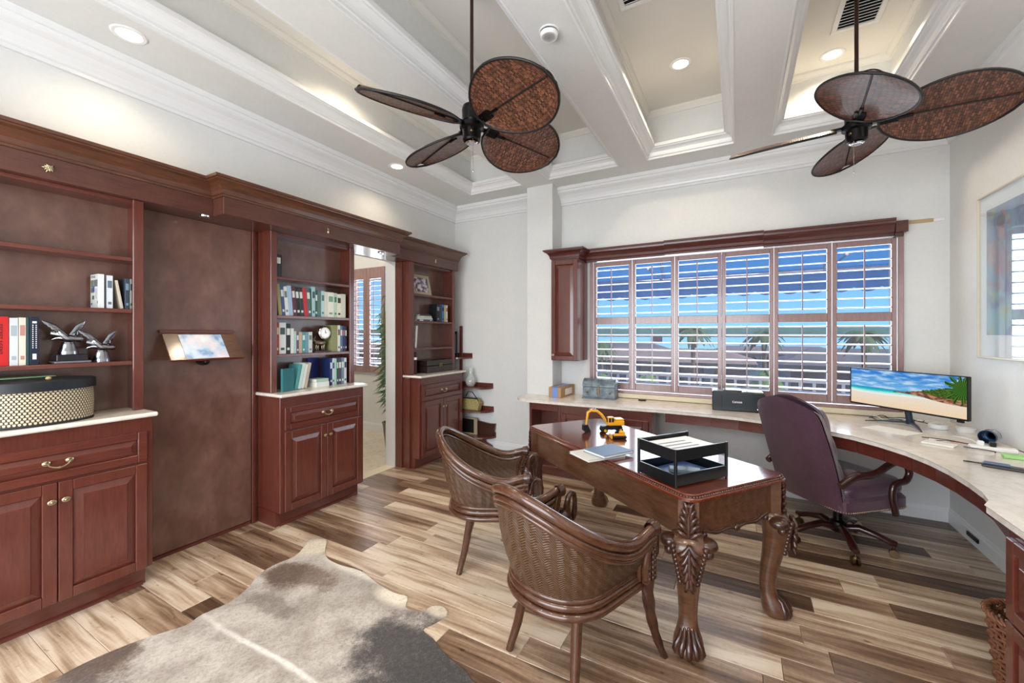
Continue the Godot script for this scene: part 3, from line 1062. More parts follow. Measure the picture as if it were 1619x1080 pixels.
func pull(p: Node3D, T: Transform3D, a: float, b: float, o: float, half := .043) -> void:
	var m: MB = MB.new()
	m.xf = T
	for s in [-1, 1]:
		var k := m.xf
		m.xf = T * Transform3D(Basis(Vector3(1, 0, 0), PI / 2), A(a + s * half, b, o))
		m.lathe([[.016, 0], [.0165, .004], [.010, .007], [.006, .012], [.008, .018], [.006, .023], [0, .024]], Vector3.ZERO, 14, false, 1.0, .8)
		m.xf = k
	var path := []
	var rad := []
	for i in 13:
		var f := i / 12.0
		path.append(A(a + lerpf(-half, half, f), b - .026 * pow(sin(PI * f), .6), o + .02 + .006 * sin(PI * f)))
		rad.append(.0036 + (.0022 if i == 6 else 0.0))
	m.tube(path, rad, 8)
	obj("pull", m, M.brass, p, true)

const CROWN := [[0, 0], [.006, 0], [.008, .014], [.016, .016], [.018, .024], [.022, .045], [.034, .068], [.052, .086], [.072, .096], [.074, .104], [.086, .106], [.088, .124], [0, .124]]
func cornice(label: String, d0: float, d1: float, xf: float, end0: bool, end1: bool, xb := -3.5) -> Node3D:
	var t := thing("bookcase_cornice", label, "cornice", V(xf, 2.387, (d0 + d1) / 2), 0, "wooden cornices over the bookcases")
	var m: MB = MB.new()
	m.bx(xb, xf, 2.387, 2.507, d0, d1, .002)
	obj("frieze", m, M.frieze, t, true)
	m = MB.new()
	m.mold(CROWN, V(xf, 2.507, d0), V(xf, 2.507, d1), Vector3(1, 0, 0), Vector3.UP, -1.0 if end0 else 0.0, -1.0 if end1 else 0.0)
	if end0: m.mold(CROWN, V(xb, 2.507, d0), V(xf, 2.507, d0), Vector3(0, 0, 1), Vector3.UP, 0, -1)
	if end1: m.mold(CROWN, V(xb, 2.507, d1), V(xf, 2.507, d1), Vector3(0, 0, -1), Vector3.UP, 0, -1)
	m.bx(xb, xf, 2.507, 2.628, d0, d1)
	obj("crown", m, M.cornice, t, true)
	return t
func medallion(t: Node3D, d: float, xf: float, y: float, kind: int) -> void:
	var m: MB = MB.new()
	if kind == 0:
		for k in 11:
			var g := TAU * k / 11 + .3
			var r := .026 if k % 2 else .021
			m.tube([V(xf + .004, y, d), V(xf + .009, y + sin(g) * r * .6, d + cos(g) * r * .6), V(xf + .003, y + sin(g) * r, d + cos(g) * r)], [.004, .005, .001], 6)
		m.ball(V(xf + .005, y, d), Vector3(.007, .007, .007), 8, 6)
	else:
		m.ball(V(xf + .004, y - .006, d), Vector3(.008, .018, .011), 10, 8)
		for k in 5:
			var g := -.9 + k * .45
			m.tube([V(xf + .004, y + .008, d), V(xf + .006, y + .008 + cos(g) * .018, d + sin(g) * .018)], [.005, .001], 6)
	obj("medallion", m, M.brass, t, true)

func base_unit(d0: float, d1: float, label: String, full_toe := false) -> void:
	var W := d1 - d0
	var T := facing("left", V(-3.5, 0, d0))
	var t := thing("base_cabinet", label, "cabinet", V(-3.33, 0, (d0 + d1) / 2), 0, "bookcase base cabinets")
	var m: MB = MB.new()
	m.xf = T
	m.box(A(0, .12, 0.001), A(W, 1.045, .325), .003)
	obj("body", m, M.cherry, t, true)
	m = MB.new()
	m.xf = T
	m.box(A(.0, 0, 0.001), A(W - .015, .12, .262))
	obj("toe_kick", m, M.cherry_h, t, true)
	m = MB.new()
	m.mold([[0, 0], [.016, 0], [.014, .01], [.006, .018], [0, .02]], V(-3.238, 0, d0 + .03), V(-3.238, 0, d1 - .03), Vector3(1, 0, 0), Vector3.UP, 0, 0)
	obj("shoe_moulding", m, M.cherry_h, t, true)
	var g := .032
	var mid := W / 2
	var dr := front("drawer", t, T, g, W - g, .776, .958, .325, .045, M.cherry_h, .03)
	pull(dr, T, mid, .873, .345)
	var l := front("door", t, T, g, mid - .002, .125, .762, .325)
	knob(l, T, mid - .026, .668, .345)
	var r := front("door", t, T, mid + .002, W - g, .125, .762, .325)
	knob(r, T, mid + .026, .668, .345)
func counter_slab(d0: float, d1: float, label: String) -> void:
	var m: MB = MB.new()
	m.bx(-3.498, -3.128, 1.0455, 1.071, d0, d1, .007)
	tag(obj("stone_countertop", m, M.stone), label, "countertop", "stone tops of the bookcases")
func upper_unit(d0: float, d1: float, label: String) -> void:
	var W := d1 - d0
	var T := facing("left", V(-3.5, 0, d0))
	var t := thing("bookcase", label, "bookcase", V(-3.4, 1.072, (d0 + d1) / 2), 0, "wall bookcases")
	var m: MB = MB.new()
	m.xf = T
	m.box(A(.02, 1.072, .001), A(W - .02, 2.387, .018))
	obj("back_panel", m, M.panel, t, true)
	for a in [0.0, W - .02]:
		m = MB.new()
		m.xf = T
		m.box(A(a, 1.072, .001), A(a + .02, 2.387, .182))
		obj("side_panel", m, M.cherry, t, true)
	for a in [0.0, W - .053]:
		m = MB.new()
		m.xf = T
		m.box(A(a, 1.072, .182), A(a + .053, 2.387, .202), .003)
		obj("face_stile", m, M.cherry, t, true)
	for y in [2.025, 1.704, 1.382]:
		m = MB.new()
		m.xf = T
		m.box(A(.021, y - .024, .019), A(W - .021, y, .181), .002)
		obj("shelf", m, M.cherry_h, t, true)
		m = MB.new()
		m.xf = T
		m.box(A(.054, y - .024, .181), A(W - .054, y, .196), .002)
		obj("shelf_edge", m, M.cherry_h, t.get_child(t.get_child_count() - 1), true)
	m = MB.new()
	m.xf = T
	m.box(A(.02, 2.365, .02), A(W - .02, 2.386, .18))
	obj("top_panel", m, M.cherry_h, t, true)
func build_left_cabinets() -> void:
	base_unit(.335, 1.152, "cherry base cabinet under the bookcase with the woven box")
	base_unit(1.958, 2.782, "cherry base cabinet under the bookcase full of books, beside the doorway")
	base_unit(3.578, 4.418, "cherry base cabinet between the doorway and the corner shelves")
	counter_slab(.30, 1.165, "cream stone top that carries the woven round box")
	counter_slab(1.935, 2.80, "cream stone top with leaning teal books beside the doorway")
	counter_slab(3.555, 4.442, "cream stone top that carries the dark wooden chest")
	upper_unit(.335, 1.152, "dark cherry bookcase with silver eagles and few books")
	upper_unit(1.958, 2.782, "dark cherry bookcase packed with books and a clock")
	upper_unit(3.578, 4.418, "narrow dark cherry bookcase with a framed photograph")
	var c := cornice("wooden cornice over the bookcase with the silver eagles", -.4, 1.53, -3.268, false, false)
	medallion(c, .735, -3.268, 2.447, 0)
	c = cornice("deeper wooden cornice that bridges the wall panel, bookcase and doorway", 1.53, 3.23, -3.13, true, true)
	medallion(c, 2.36, -3.13, 2.447, 1)
	var m: MB = MB.new()
	for d in [1.49, 3.05]:
		m = MB.new()
		m.lathe([[0, 0], [.032, 0], [.034, .010], [.03, .012], [0, .012]], V(-3.22 if d > 2 else -3.30, 2.375, d), 16)
		obj("puck_light", m, M.chrome, c, true)
	c = cornice("wooden cornice over the narrow bookcase with the framed photograph", 3.23, 4.45, -3.268, false, true)
	medallion(c, 3.98, -3.268, 2.447, 1)
	# tall plain bookcase side left of the frame and the wall panel
	var t := thing("wall_panel", "tall figured brown wood panel between two bookcases with a reading stand", "wood panel", V(-3.49, 0, 1.55))
	m = MB.new()
	m.bx(-3.499, -3.480, 0.03, 2.386, 1.156, 1.905, .001)
	obj("sheet", m, M.panel, t, true)
	m = MB.new()
	m.mold([[0, 0], [.016, 0], [.012, .018], [0, .03]], V(-3.498, 0, 1.156), V(-3.498, 0, 1.905), Vector3(1, 0, 0), Vector3.UP)
	obj("base_strip", m, M.cherry_h, t, true)
	for s in [[1.908, 1.932, .035], [1.936, 1.955, .02]]:
		m = MB.new()
		m.bx(-3.499, -3.499 + s[2], 0.0, 2.386, s[0], s[1], .002)
		obj("stile", m, M.cherry, t, true)
	# wood jamb at the doorway
	m = MB.new()
	m.bx(-3.499, -3.40, 0, 2.386, 3.534, 3.553, .002)
	struct("trim_17", m, M.cherry, "wood jamb at the far side of the doorway")
	m = MB.new()
	m.bx(-3.499, -3.30, 0, 1.04, 3.5545, 3.5765, .002)
	m.bx(-3.499, -3.30, 1.0725, 2.386, 3.5545, 3.5765, .002)
	struct("trim_18", m, M.cherry, "wood side strip between the doorway and the narrow bookcase")
	# corner shelves on the right of the last bookcase
	t = thing("corner_shelf", "dark wooden corner shelves with lipped rounded tiers beside the narrow bookcase", "corner shelf", V(-3.25, 0, 4.58))
	for s in [[1.235, -3.20], [.839, -2.865], [.529, -2.855], [.189, -2.82]]:
		var y: float = s[0]
		var x1: float = s[1]
		m = MB.new()
		var poly := PackedVector2Array([Vector2(-3.497, -4.447), Vector2(-3.497, -4.687), Vector2(x1, -4.687)])
		var w: float = x1 + 3.497
		for k in 9:
			var g := (k + 1) / 10.0 * PI / 2
			poly.append(Vector2(-3.497 + w * (.45 + .55 * cos(g)), -4.687 + .24 * sin(g)))
		m.prism(poly, y - .022, y, Transform3D(), .002)
		var sh := obj("shelf", m, M.cherry_x, t, true)
		m = MB.new()
		m.bx(-3.49, x1, y, y + .05, 4.672, 4.688, .002)
		obj("lip", m, M.cherry_x, sh, true)
	m = MB.new()
	m.bx(-3.40, -3.355, .0, 1.66, 4.655, 4.671, .003)
	obj("post", m, M.cherry, t, true)
	m = MB.new()
	var br := PackedVector2Array([Vector2(-3.35, 0), Vector2(-2.98, 0), Vector2(-2.96, .06), Vector2(-2.86, .10), Vector2(-2.83, .165), Vector2(-3.35, .165)])
	m.prism(br, 0, .02, Transform3D(Basis(Vector3(1, 0, 0), PI / 2) * Basis.from_scale(Vector3(1, 1, 1)), V(0, .166, 4.66)).translated(Vector3.ZERO))
	obj("foot_bracket", m, M.cherry_x, t, true)

# ---------------------------------------------------------------- built-in desk along the window and the picture wall
const EDGE := [[-2.02, 4.01], [-1.5, 4.02], [-1.05, 4.045], [-.6, 4.075], [-.22, 4.07], [.0, 4.045], [.22, 3.98], [.42, 3.89], [.58, 3.79], [.716, 3.68], [.82, 3.53], [.905, 3.36], [.955, 3.19], [.98, 3.02], [.985, 2.82], [.978, 2.66], [.955, 2.54]]
func build_window_counter() -> void:
	var m: MB = MB.new()
	var poly := PackedVector2Array([Vector2(-2.214, -4.398), Vector2(-2.214, -4.15), Vector2(-2.14, -4.06)])
	for p in EDGE: poly.append(Vector2(p[0], -p[1]))
	for p in [[.912, 2.46], [.912, .3], [1.528, .3], [1.528, 4.688], [-1.883, 4.688], [-1.883, 4.398]]: poly.append(Vector2(p[0], -p[1]))
	m.prism(poly, .802, .832, Transform3D(), .006)
	tag(obj("desk_countertop", m, M.stone), "long curved cream stone countertop below the window and along the picture wall", "countertop")
	# apron below its curved edge
	m = MB.new()
	var path := []
	for p in EDGE:
		if p[0] >= -.61: path.append(p)
	path.append([.93, 2.41])
	for i in path.size() - 1:
		var p: Array = path[i]; var q: Array = path[i + 1]
		var dir := Vector2(q[0] - p[0], q[1] - p[1]).normalized()
		var nn := Vector2(-dir.y, dir.x) * -1.0
		if nn.dot(Vector2(1, 1)) < 0: nn = -nn
		var a := Vector2(p[0], p[1]) + nn * .03
		var b := Vector2(q[0], q[1]) + nn * .03
		var c := b + nn * .02
		var d := a + nn * .02
		m.prism(PackedVector2Array([Vector2(a.x, -a.y), Vector2(b.x, -b.y), Vector2(c.x, -c.y), Vector2(d.x, -d.y)]), .712, .801)
	tag(obj("desk_apron", m, M.cherry_x), "dark wooden apron under the curved edge of the window countertop", "apron")
	# base cabinet below the window, left end
	var T := facing("window", V(-2.03, 0, 4.09))
	var t := thing("base_cabinet", "cherry base cabinet with an open bay under the window counter", "cabinet", V(-1.37, 0, 4.25))
	var D := -.28
	m = MB.new()
	m.xf = T
	m.box(A(0, .1, D), A(.03, .80, 0), .002)
	m.box(A(.345, .1, D), A(.375, .80, 0), .002)
	m.box(A(1.28, .1, D), A(1.31, .80, 0), .002)
	m.box(A(0.03, .1, D), A(.345, .12, 0), .002)
	m.box(A(0.03, .715, D), A(.345, .80, 0), .002)
	m.box(A(0.03, .12, D), A(.345, .715, D + .02), .0)
	m.box(A(.375, .1, D), A(1.28, .80, -.003), .0)
	obj("carcass", m, M.cherry, t, true)
	m = MB.new()
	m.xf = T
	m.box(A(.031, .40, D + .02), A(.344, .42, -.01), .002)
	obj("shelf", m, M.cherry_x, t, true)
	m = MB.new()
	m.xf = T
	m.box(A(.02, 0, D), A(1.29, .1, -.06))
	obj("toe_kick", m, M.cherry_x, t, true)
	for k in 2:
		var d := front("door", t, T, .385 + k * .45, .83 + k * .45, .13, .705, 0)
		knob(d, T, .80 if k == 0 else .86, .6, .02)
	# drawers along the picture wall
	for k in 3:
		var d1 := 2.40 - k * .62
		var d0 := d1 - .615
		T = facing("right", V(1.529, 0, d1))
		t = thing("base_cabinet", ["cherry drawer cabinet behind the wicker basket at the picture wall", "cherry drawer cabinet along the picture wall, second from the basket", "cherry drawer cabinet along the picture wall, last from the basket"][k], "cabinet", V(1.24, 0, (d0 + d1) / 2), 0, "picture wall drawer cabinets")
		m = MB.new()
		m.xf = T
		m.box(A(0, .1, .001), A(.615, .801, .575), .002)
		obj("body", m, M.cherry, t, true)
		m = MB.new()
		m.xf = T
		m.box(A(.001, 0, .001), A(.614, .1, .51))
		obj("toe_kick", m, M.cherry_h, t, true)
		for b in [[.425, .745], [.125, .415]]:
			var dr := front("drawer", t, T, .025, .59, b[0], b[1], .575, .05, M.cherry_h, .034)
			pull(dr, T, .3075, (b[0] + b[1]) / 2 + .02, .595)
	# wall cabinet beside the window
	T = facing("window", V(-1.883, 0, 4.37))
	t = thing("wall_cabinet", "tall narrow cherry wall cabinet with a crown beside the window", "cabinet", V(-1.72, 1.245, 4.53))
	m = MB.new()
	m.xf = T
	m.box(A(0, 1.245, -.318), A(.325, 2.40, 0), .003)
	obj("body", m, M.cherry, t, true)
	var d := front("door", t, T, .004, .321, 1.25, 2.385, 0, .05)
	knob(d, T, .032, 1.31, .02)
	m = MB.new()
	var cr := []
	for p in CROWN: cr.append([p[0] * .9, p[1] * .88])
	m.mold(cr, V(-1.883, 2.40, 4.37), V(-1.558, 2.40, 4.37), Vector3(0, 0, 1), Vector3.UP, -1, -1)
	m.mold(cr, V(-1.883, 2.40, 4.41), V(-1.883, 2.40, 4.37), Vector3(-1, 0, 0), Vector3.UP, 1, -1)
	m.mold(cr, V(-1.558, 2.40, 4.688), V(-1.558, 2.40, 4.37), Vector3(1, 0, 0), Vector3.UP, 0, -1)
	m.bx(-1.883, -1.558, 2.40, 2.50, 4.37, 4.688)
	obj("crown", m, M.cornice_x, t, true)
# ---------------------------------------------------------------- writing desk
func rounded_rect(hx: float, hz: float, r: float, seg := 6) -> PackedVector2Array:
	var p := PackedVector2Array()
	for c in [[1, 1, 0.0], [-1, 1, PI / 2], [-1, -1, PI], [1, -1, PI * 1.5]]:
		for k in seg + 1:
			var g: float = c[2] + PI / 2 * k / seg
			p.append(Vector2(c[0] * (hx - r) + cos(g) * r, c[1] * (hz - r) + sin(g) * r))
	return p
func leaf_fan(m: MB, T: Transform3D, h: float, w: float, r := .006) -> void:
	# an acanthus leaf: a midrib and curling lobes, standing on its base at the origin of T, growing along y, facing z
	var keep := m.xf
	m.xf = keep * T
	m.tube([A(0, 0, 0), A(0, h * .5, .010), A(0, h * .93, .004), A(0, h, .016)], [r * 1.3, r * 1.5, r, r * 1.1], 7)
	for k in 5:
		var f := k / 5.0
		for s in [-1, 1]:
			var y0: float = h * (.02 + .14 * k)
			var len: float = w * (1.0 - f * .75)
			m.tube([A(0, y0, .004), A(s * len * .45, y0 + h * (.16 + .05 * k), .012), A(s * len * .8, y0 + h * (.22 + .06 * k), .010), A(s * len, y0 + h * (.20 + .05 * k), .002)], [r * .9, r * 1.35, r * 1.1, r * .5], 7)
	m.xf = keep
func desk_leg(t: Node3D, sx: int, sz: int) -> void:
	var m: MB = MB.new()
	var dg := Vector3(sx, 0, sz).normalized()
	var sd := Vector3(-dg.z, 0, dg.x)
	var base := Vector3(sx * .772, 0, sz * .31)
	var prof := [[.575, .000, .062, .062], [.555, .016, .078, .090], [.525, .030, .080, .100], [.48, .036, .074, .088], [.42, .032, .064, .072], [.34, .018, .054, .060], [.25, .002, .047, .051], [.175, -.006, .043, .046], [.13, -.004, .044, .048], [.095, .008, .052, .058], [.065, .022, .066, .072], [.035, .032, .074, .078], [.014, .034, .070, .074], [.0, .032, .058, .062]]
	var rows := []
	for i in range(prof.size() - 1, -1, -1):
		var p: Array = prof[i]
		var ring := PackedVector3Array()
		for k in 20:
			var g := -TAU * k / 20
			var cx := cos(g)
			var cz := sin(g)
			var q := 1.0 / pow(pow(absf(cx), 2.6) + pow(absf(cz), 2.6), 1.0 / 2.6)
			ring.append(base + dg * (p[1] + cx * q * p[2] * 0.92) + sd * (cz * q * p[3] * 0.92) + Vector3(0, p[0], 0))
		rows.append(ring)
	m.grid(rows, true, false, (sx * sz) < 0 and false)
	var lg := obj("leg", m, M.desk, t)
	m = MB.new()
	# claw toes over the foot
	for k in 5:
		var g := (k - 2) * .52
		var d := dg * cos(g) + sd * sin(g)
		var c := base + dg * .030
		m.tube([c - dg * .03 + d * .028 + Vector3(0, .125, 0), c + d * .044 + Vector3(0, .085, 0), c + d * .062 + Vector3(0, .055, 0), c + d * .070 + Vector3(0, .030, 0), c + d * .066 + Vector3(0, .011, 0)], [.008, .013, .016, .016, .010], 8)
	obj("claw_foot", m, M.carve, lg)
	m = MB.new()
	# carved knee
	leaf_fan(m, Transform3D(Basis(sd, Vector3.DOWN, dg), base + dg * .108 + Vector3(0, .555, 0)), .20, .052, .010)
	for s in [-1, 1]:
		for k in 9:
			var y := .555 - k * .022
			m.ball(base + dg * (.090 - k * .003) + sd * (s * (.072 - k * .0042)) + Vector3(0, y - .02, 0), Vector3(.014, .014, .014), 8, 6)
		m.ball(base + dg * .030 + sd * s * .085 + Vector3(0, .535, 0), Vector3(.048, .034, .048), 12, 8)
		m.ball(base + dg * .045 + sd * s * .088 + Vector3(0, .498, 0), Vector3(.024, .026, .024), 10, 7)
	obj("carved_knee", m, M.carve, lg)
	m = MB.new()
	var keep := Transform3D(Basis(-sd, Vector3.UP, dg), base + dg * .022)
	m.xf = keep
	m.box(A(-.05, .55, -.05), A(.05, .748, .028), .004)
	var post := obj("corner_post", m, M.desk, t)
	m = MB.new()
	leaf_fan(m, Transform3D(Basis(-sd, Vector3.UP, dg), base + dg * .055 + Vector3(0, .555, 0)), .175, .058, .010)
	obj("acanthus_leaf", m, M.carve, post)
func build_desk() -> void:
	var t := thing("writing_desk", "carved brown wooden writing desk with claw feet and a beaded top", "desk", V(-.653, 0, 2.90), -36.3)
	var m: MB = MB.new()
	m.prism(rounded_rect(.85, .383, .07), .748, .764, Transform3D(), .006)
	m.prism(rounded_rect(.832, .365, .06), .764, .778, Transform3D(), .005)
	obj("top", m, M.desk_top, t)
	m = MB.new()
	m.prism(rounded_rect(.81, .343, .05), .736, .748)
	obj("edge_moulding", m, M.desk, t)
	# gadroon beads round the edge
	m = MB.new()
	var rr := rounded_rect(.841, .374, .065, 5)
	var walk := 0.0
	for i in rr.size():
		var a := rr[i]
		var b := rr[(i + 1) % rr.size()]
		var L := a.distance_to(b)
		var s := walk
		while s < L:
			var p := a.lerp(b, s / L)
			m.ball(Vector3(p.x, .767, p.y), Vector3(.0068, .0068, .0068), 6, 4)
			s += .0152
		walk = s - L
	var be := obj("beaded_edge", m, M.rail, t)
	be.set_meta("kind", "stuff")
	# aprons
	for s in [-1, 1]:
		m = MB.new()
		m.box(Vector3(-.74, .552, s * .335 - .01), Vector3(.74, .737, s * .335 + .01), .002)
		obj("apron", m, M.desk, t)
		m = MB.new()
		m.box(Vector3(s * .797 - .01, .575, -.28), Vector3(s * .797 + .01, .737, .28), .002)
		var ap := obj("apron", m, M.desk, t)
		m = MB.new()
		var path := []
		for i in 41:
			var f := i / 40.0
			var z := lerpf(-.25, .25, f)
			var q := absf(f - .5) * 2.0
			var y := .568 - .028 * (1.0 - smoothstep(.0, .95, q)) + .010 * sin(q * TAU * 1.2)
			path.append(Vector3(s * .803, y, z))
		m.tube(path, .009, 8)
		m.ball(Vector3(s * .806, .547, 0), Vector3(.014, .02, .02), 10, 7)
		for e in [-1, 1]: m.ball(Vector3(s * .806, .555, e * .235), Vector3(.012, .016, .016), 8, 6)
		obj("scroll_trim", m, M.carve, ap)
		m = MB.new()
		var poly := PackedVector2Array()
		for i in path.size(): poly.append(Vector2(path[i].z, path[i].y))
		poly.append(Vector2(.25, .61)); poly.append(Vector2(-.25, .61))
		for i in 40:
			var a: Vector3 = path[i]; var b: Vector3 = path[i + 1]
			for e in [-.006, .006]:
				m.quad(Vector3(s * .797 + e, a.y, a.z), Vector3(s * .797 + e, b.y, b.z), Vector3(s * .797 + e, .58, b.z), Vector3(s * .797 + e, .58, a.z))
		obj("shaped_rail", m, M.desk, ap)
	for sx in [-1, 1]:
		for sz in [-1, 1]: desk_leg(t, sx, sz)

# ---------------------------------------------------------------- rattan armchairs
func weave_tex() -> Array:
	var W := 128
	var im := Image.create(W, W, false, Image.FORMAT_RGB8)
	var hm := Image.create(W, W, false, Image.FORMAT_L8)
	var rng := RandomNumberGenerator.new()
	rng.seed = 9
	for y in W:
		for x in W:
			var band := x / 16
			var s := (x % 16) if band % 2 == 0 else 15 - (x % 16)
			var st := int(y + s) % 8
			var h: float = sin(PI * (st + .5) / 8.0) * (0.85 + .15 * sin(PI * ((x % 16) + .5) / 16.0))
			var v := h * .8 + rng.randf() * .2
			im.set_pixel(x, y, C(.05, .03, .02).lerp(C(.46, .31, .18), v))
			hm.set_pixel(x, y, C(h, h, h))
	return [ImageTexture.create_from_image(im), ImageTexture.create_from_image(hm)]
func chair_rim(s: float, top: bool) -> Vector3:
	# s from -1 (left arm end) to 1 (right arm end); (lateral, y, forward)
	var q := absf(s)
	var hw := .298 if top else .25
	var bk := -.305 if top else -.225
	var fr := .265 if top else .235
	var turn := .60
	var L: float
	var F: float
	if q < turn:
		var g := q / turn * PI / 2
		L = hw * pow(sin(g), .92)
		F = lerpf(0.0, bk, pow(cos(g), .95)) - .02
	else:
		L = hw
		F = lerpf(-.02, fr, (q - turn) / (1.0 - turn))
	var y := .375
	if top: y = lerpf(.875, .628, smoothstep(.0, .80, q)) + .026 * smoothstep(.8, 1.0, q)
	else: L *= 1.0 - .03 * q
	return Vector3(L * signf(s), y, -F)
func build_armchairs() -> void:
	var wt := weave_tex()
	var wm := uv_mat(wt[0], .45, .25)
	wm.uv1_scale = Vector3(3.0, 4.5, 1)
	wm.heightmap_enabled = true
	wm.heightmap_texture = wt[1]
	wm.heightmap_scale = .25
	var t := thing("rattan_armchair", "woven rattan tub armchair with carved swan arms, nearer the claw-footed desk corner and the cowhide", "armchair", V(-.72, 0, 1.84), -22, "rattan armchairs at the desk")
	var N := 208
	for side in [0, 1]:
		var m: MB = MB.new()
		var rows := []
		for j in 15:
			var f := j / 14.0
			var row := PackedVector3Array()
			for i in N + 1:
				var s := lerpf(-1, 1, float(i) / N)
				var a := chair_rim(s, false) + Vector3(0, .055, 0)
				var b := chair_rim(s, true) + Vector3(0, -.05, 0)
				var p := a.lerp(b, f)
				var out := Vector3(p.x, 0, p.z + .02).normalized()
				if absf(s) > .6: out = Vector3(signf(s), 0, 0)
				p += out * (.016 * sin(PI * f) + .003 * sin((float(i) / N * 24.0 + f * 4.5 * signf(s)) * TAU))
				row.append(p - out * .012 * side)
			rows.append(row)
		m.grid(rows, false, false, side == 0, 2.2, .5)
		obj(["woven_shell", "woven_lining"][side], m, wm, t)
	for r in [[true, .0, .024], [true, -.043, .017], [true, -.068, .012], [false, .062, .013], [false, .034, .018], [false, -.002, .018]]:
		var m: MB = MB.new()
		var path := []
		for i in 49:
			var p := chair_rim(lerpf(-1, 1, i / 48.0), r[0])
			path.append(p + Vector3(0, r[1], 0) + Vector3(p.x, 0, p.z).normalized() * (.008 if r[1] < .01 else .0))
		m.tube(path, r[2], 10)
		obj("top_rail" if r[0] else "seat_rail", m, M.rail, t)
	var m: MB = MB.new()
	m.tube([Vector3(-.245, .392, -.235), Vector3(-.1, .392, -.265), Vector3(.1, .392, -.265), Vector3(.245, .392, -.235)], .022, 10)
	obj("seat_rail", m, M.rail, t)
	# cushion
	m = MB.new()
	var rows := []
	for k in 7:
		var f := k / 6.0
		var ring := PackedVector3Array()
		var sc: float = [.86, .97, 1.0, 1.0, .97, .85, .0][k]
		var y: float = [.405, .41, .425, .445, .46, .472, .478][k]
		for i in 40:
			var g := -TAU * i / 40
			var cx := cos(g)
			var cz := sin(g)
			var q := 1.0 / pow(pow(absf(cx), 3.2) + pow(absf(cz), 3.2), 1.0 / 3.2)
			ring.append(Vector3(cx * q * .222 * sc, y, .0 + cz * q * .225 * sc - .02))
		rows.append(ring)
	m.grid(rows, true)
	obj("seat_cushion", m, M.cream, t)
	for s in [-1, 1]:
		# front post below the arm
		m = MB.new()
		var L: float = s * .298
		m.tube([Vector3(L, .655, -.262), Vector3(L, .60, -.25), Vector3(L * .98, .53, -.225), Vector3(L * .95, .47, -.225), Vector3(L * .90, .40, -.255)], [.022, .019, .018, .019, .022], 10)
		m.tube([Vector3(L * .96, .62, -.235), Vector3(L * .94, .55, -.205), Vector3(L * .90, .47, -.20), Vector3(L * .86, .41, -.22)], .011, 8)
		obj("front_post", m, M.rail, t)
		# scroll rosette at the arm's end
		m = MB.new()
		m.xf = Transform3D(Basis(Vector3(1, 0, 0), -PI / 2), Vector3(L, .652, -.262))
		m.lathe([[.030, -.02], [.036, .0], [.038, .016], [.034, .022], [.028, .02], [.026, .026], [.018, .024], [.014, .030], [.0, .032]], Vector3.ZERO, 18)
		for k in 8: m.ball(Vector3(cos(TAU * k / 8) * .022, .025, sin(TAU * k / 8) * .022), Vector3(.005, .004, .005), 6, 4)
		obj("scroll_end", m, M.carve, t)
		# swan
		m = MB.new()
		L = s * .262
		var np := [Vector3(L, .44, -.27), Vector3(L, .51, -.285), Vector3(L, .575, -.29), Vector3(L, .615, -.30), Vector3(L, .634, -.322), Vector3(L, .622, -.346), Vector3(L, .58, -.355), Vector3(L, .53, -.352), Vector3(L, .50, -.345), Vector3(L, .47, -.342)]
		m.tube(np, [.03, .026, .019, .016, .015, .0145, .014, .016, .018, .006], 10)
		m.ball(Vector3(L, .475, -.275), Vector3(.034, .075, .045), 12, 10)
		for i in 6:
			for j in 5:
				var g := (j - 2) * .55
				m.ball(Vector3(L + s * .026 * cos(g) + s * .006, .415 + i * .024, -.275 + sin(g) * .042), Vector3(.010, .015, .010), 6, 5)
		obj("carved_swan", m, M.carve, t)
		# twisted front leg
		m = MB.new()
		var rings := []
		for i in 31:
			var f := i / 30.0
			var c := Vector3(s * lerpf(.262, .292, f * f), lerpf(.0, .42, 1.0 - f), -lerpf(.275, .375, f * f))
			var r := lerpf(.031, .017, f)
			var ring := PackedVector3Array()
			for k in 20:
				var g := TAU * k / 20
				var rr := r * (1.0 + .10 * cos(4.0 * (g + f * 7.0)))
				ring.append(c + Vector3(cos(g) * rr, 0, sin(g) * rr))
			rings.append(ring)
		m.grid(rings, true)
		obj("leg", m, M.carve, t)
		m = MB.new()
		m.tube([Vector3(s * .165, .385, .10), Vector3(s * .172, .28, .115), Vector3(s * .186, .14, .14), Vector3(s * .205, .04, .165), Vector3(s * .212, 0, .175)], [.026, .025, .022, .019, .018], 12)
		obj("leg", m, M.rail, t)
	dup(t, "woven rattan tub armchair with carved swan arms, turned sideways nearer the doorway", V(-1.52, 0, 2.42), -62)

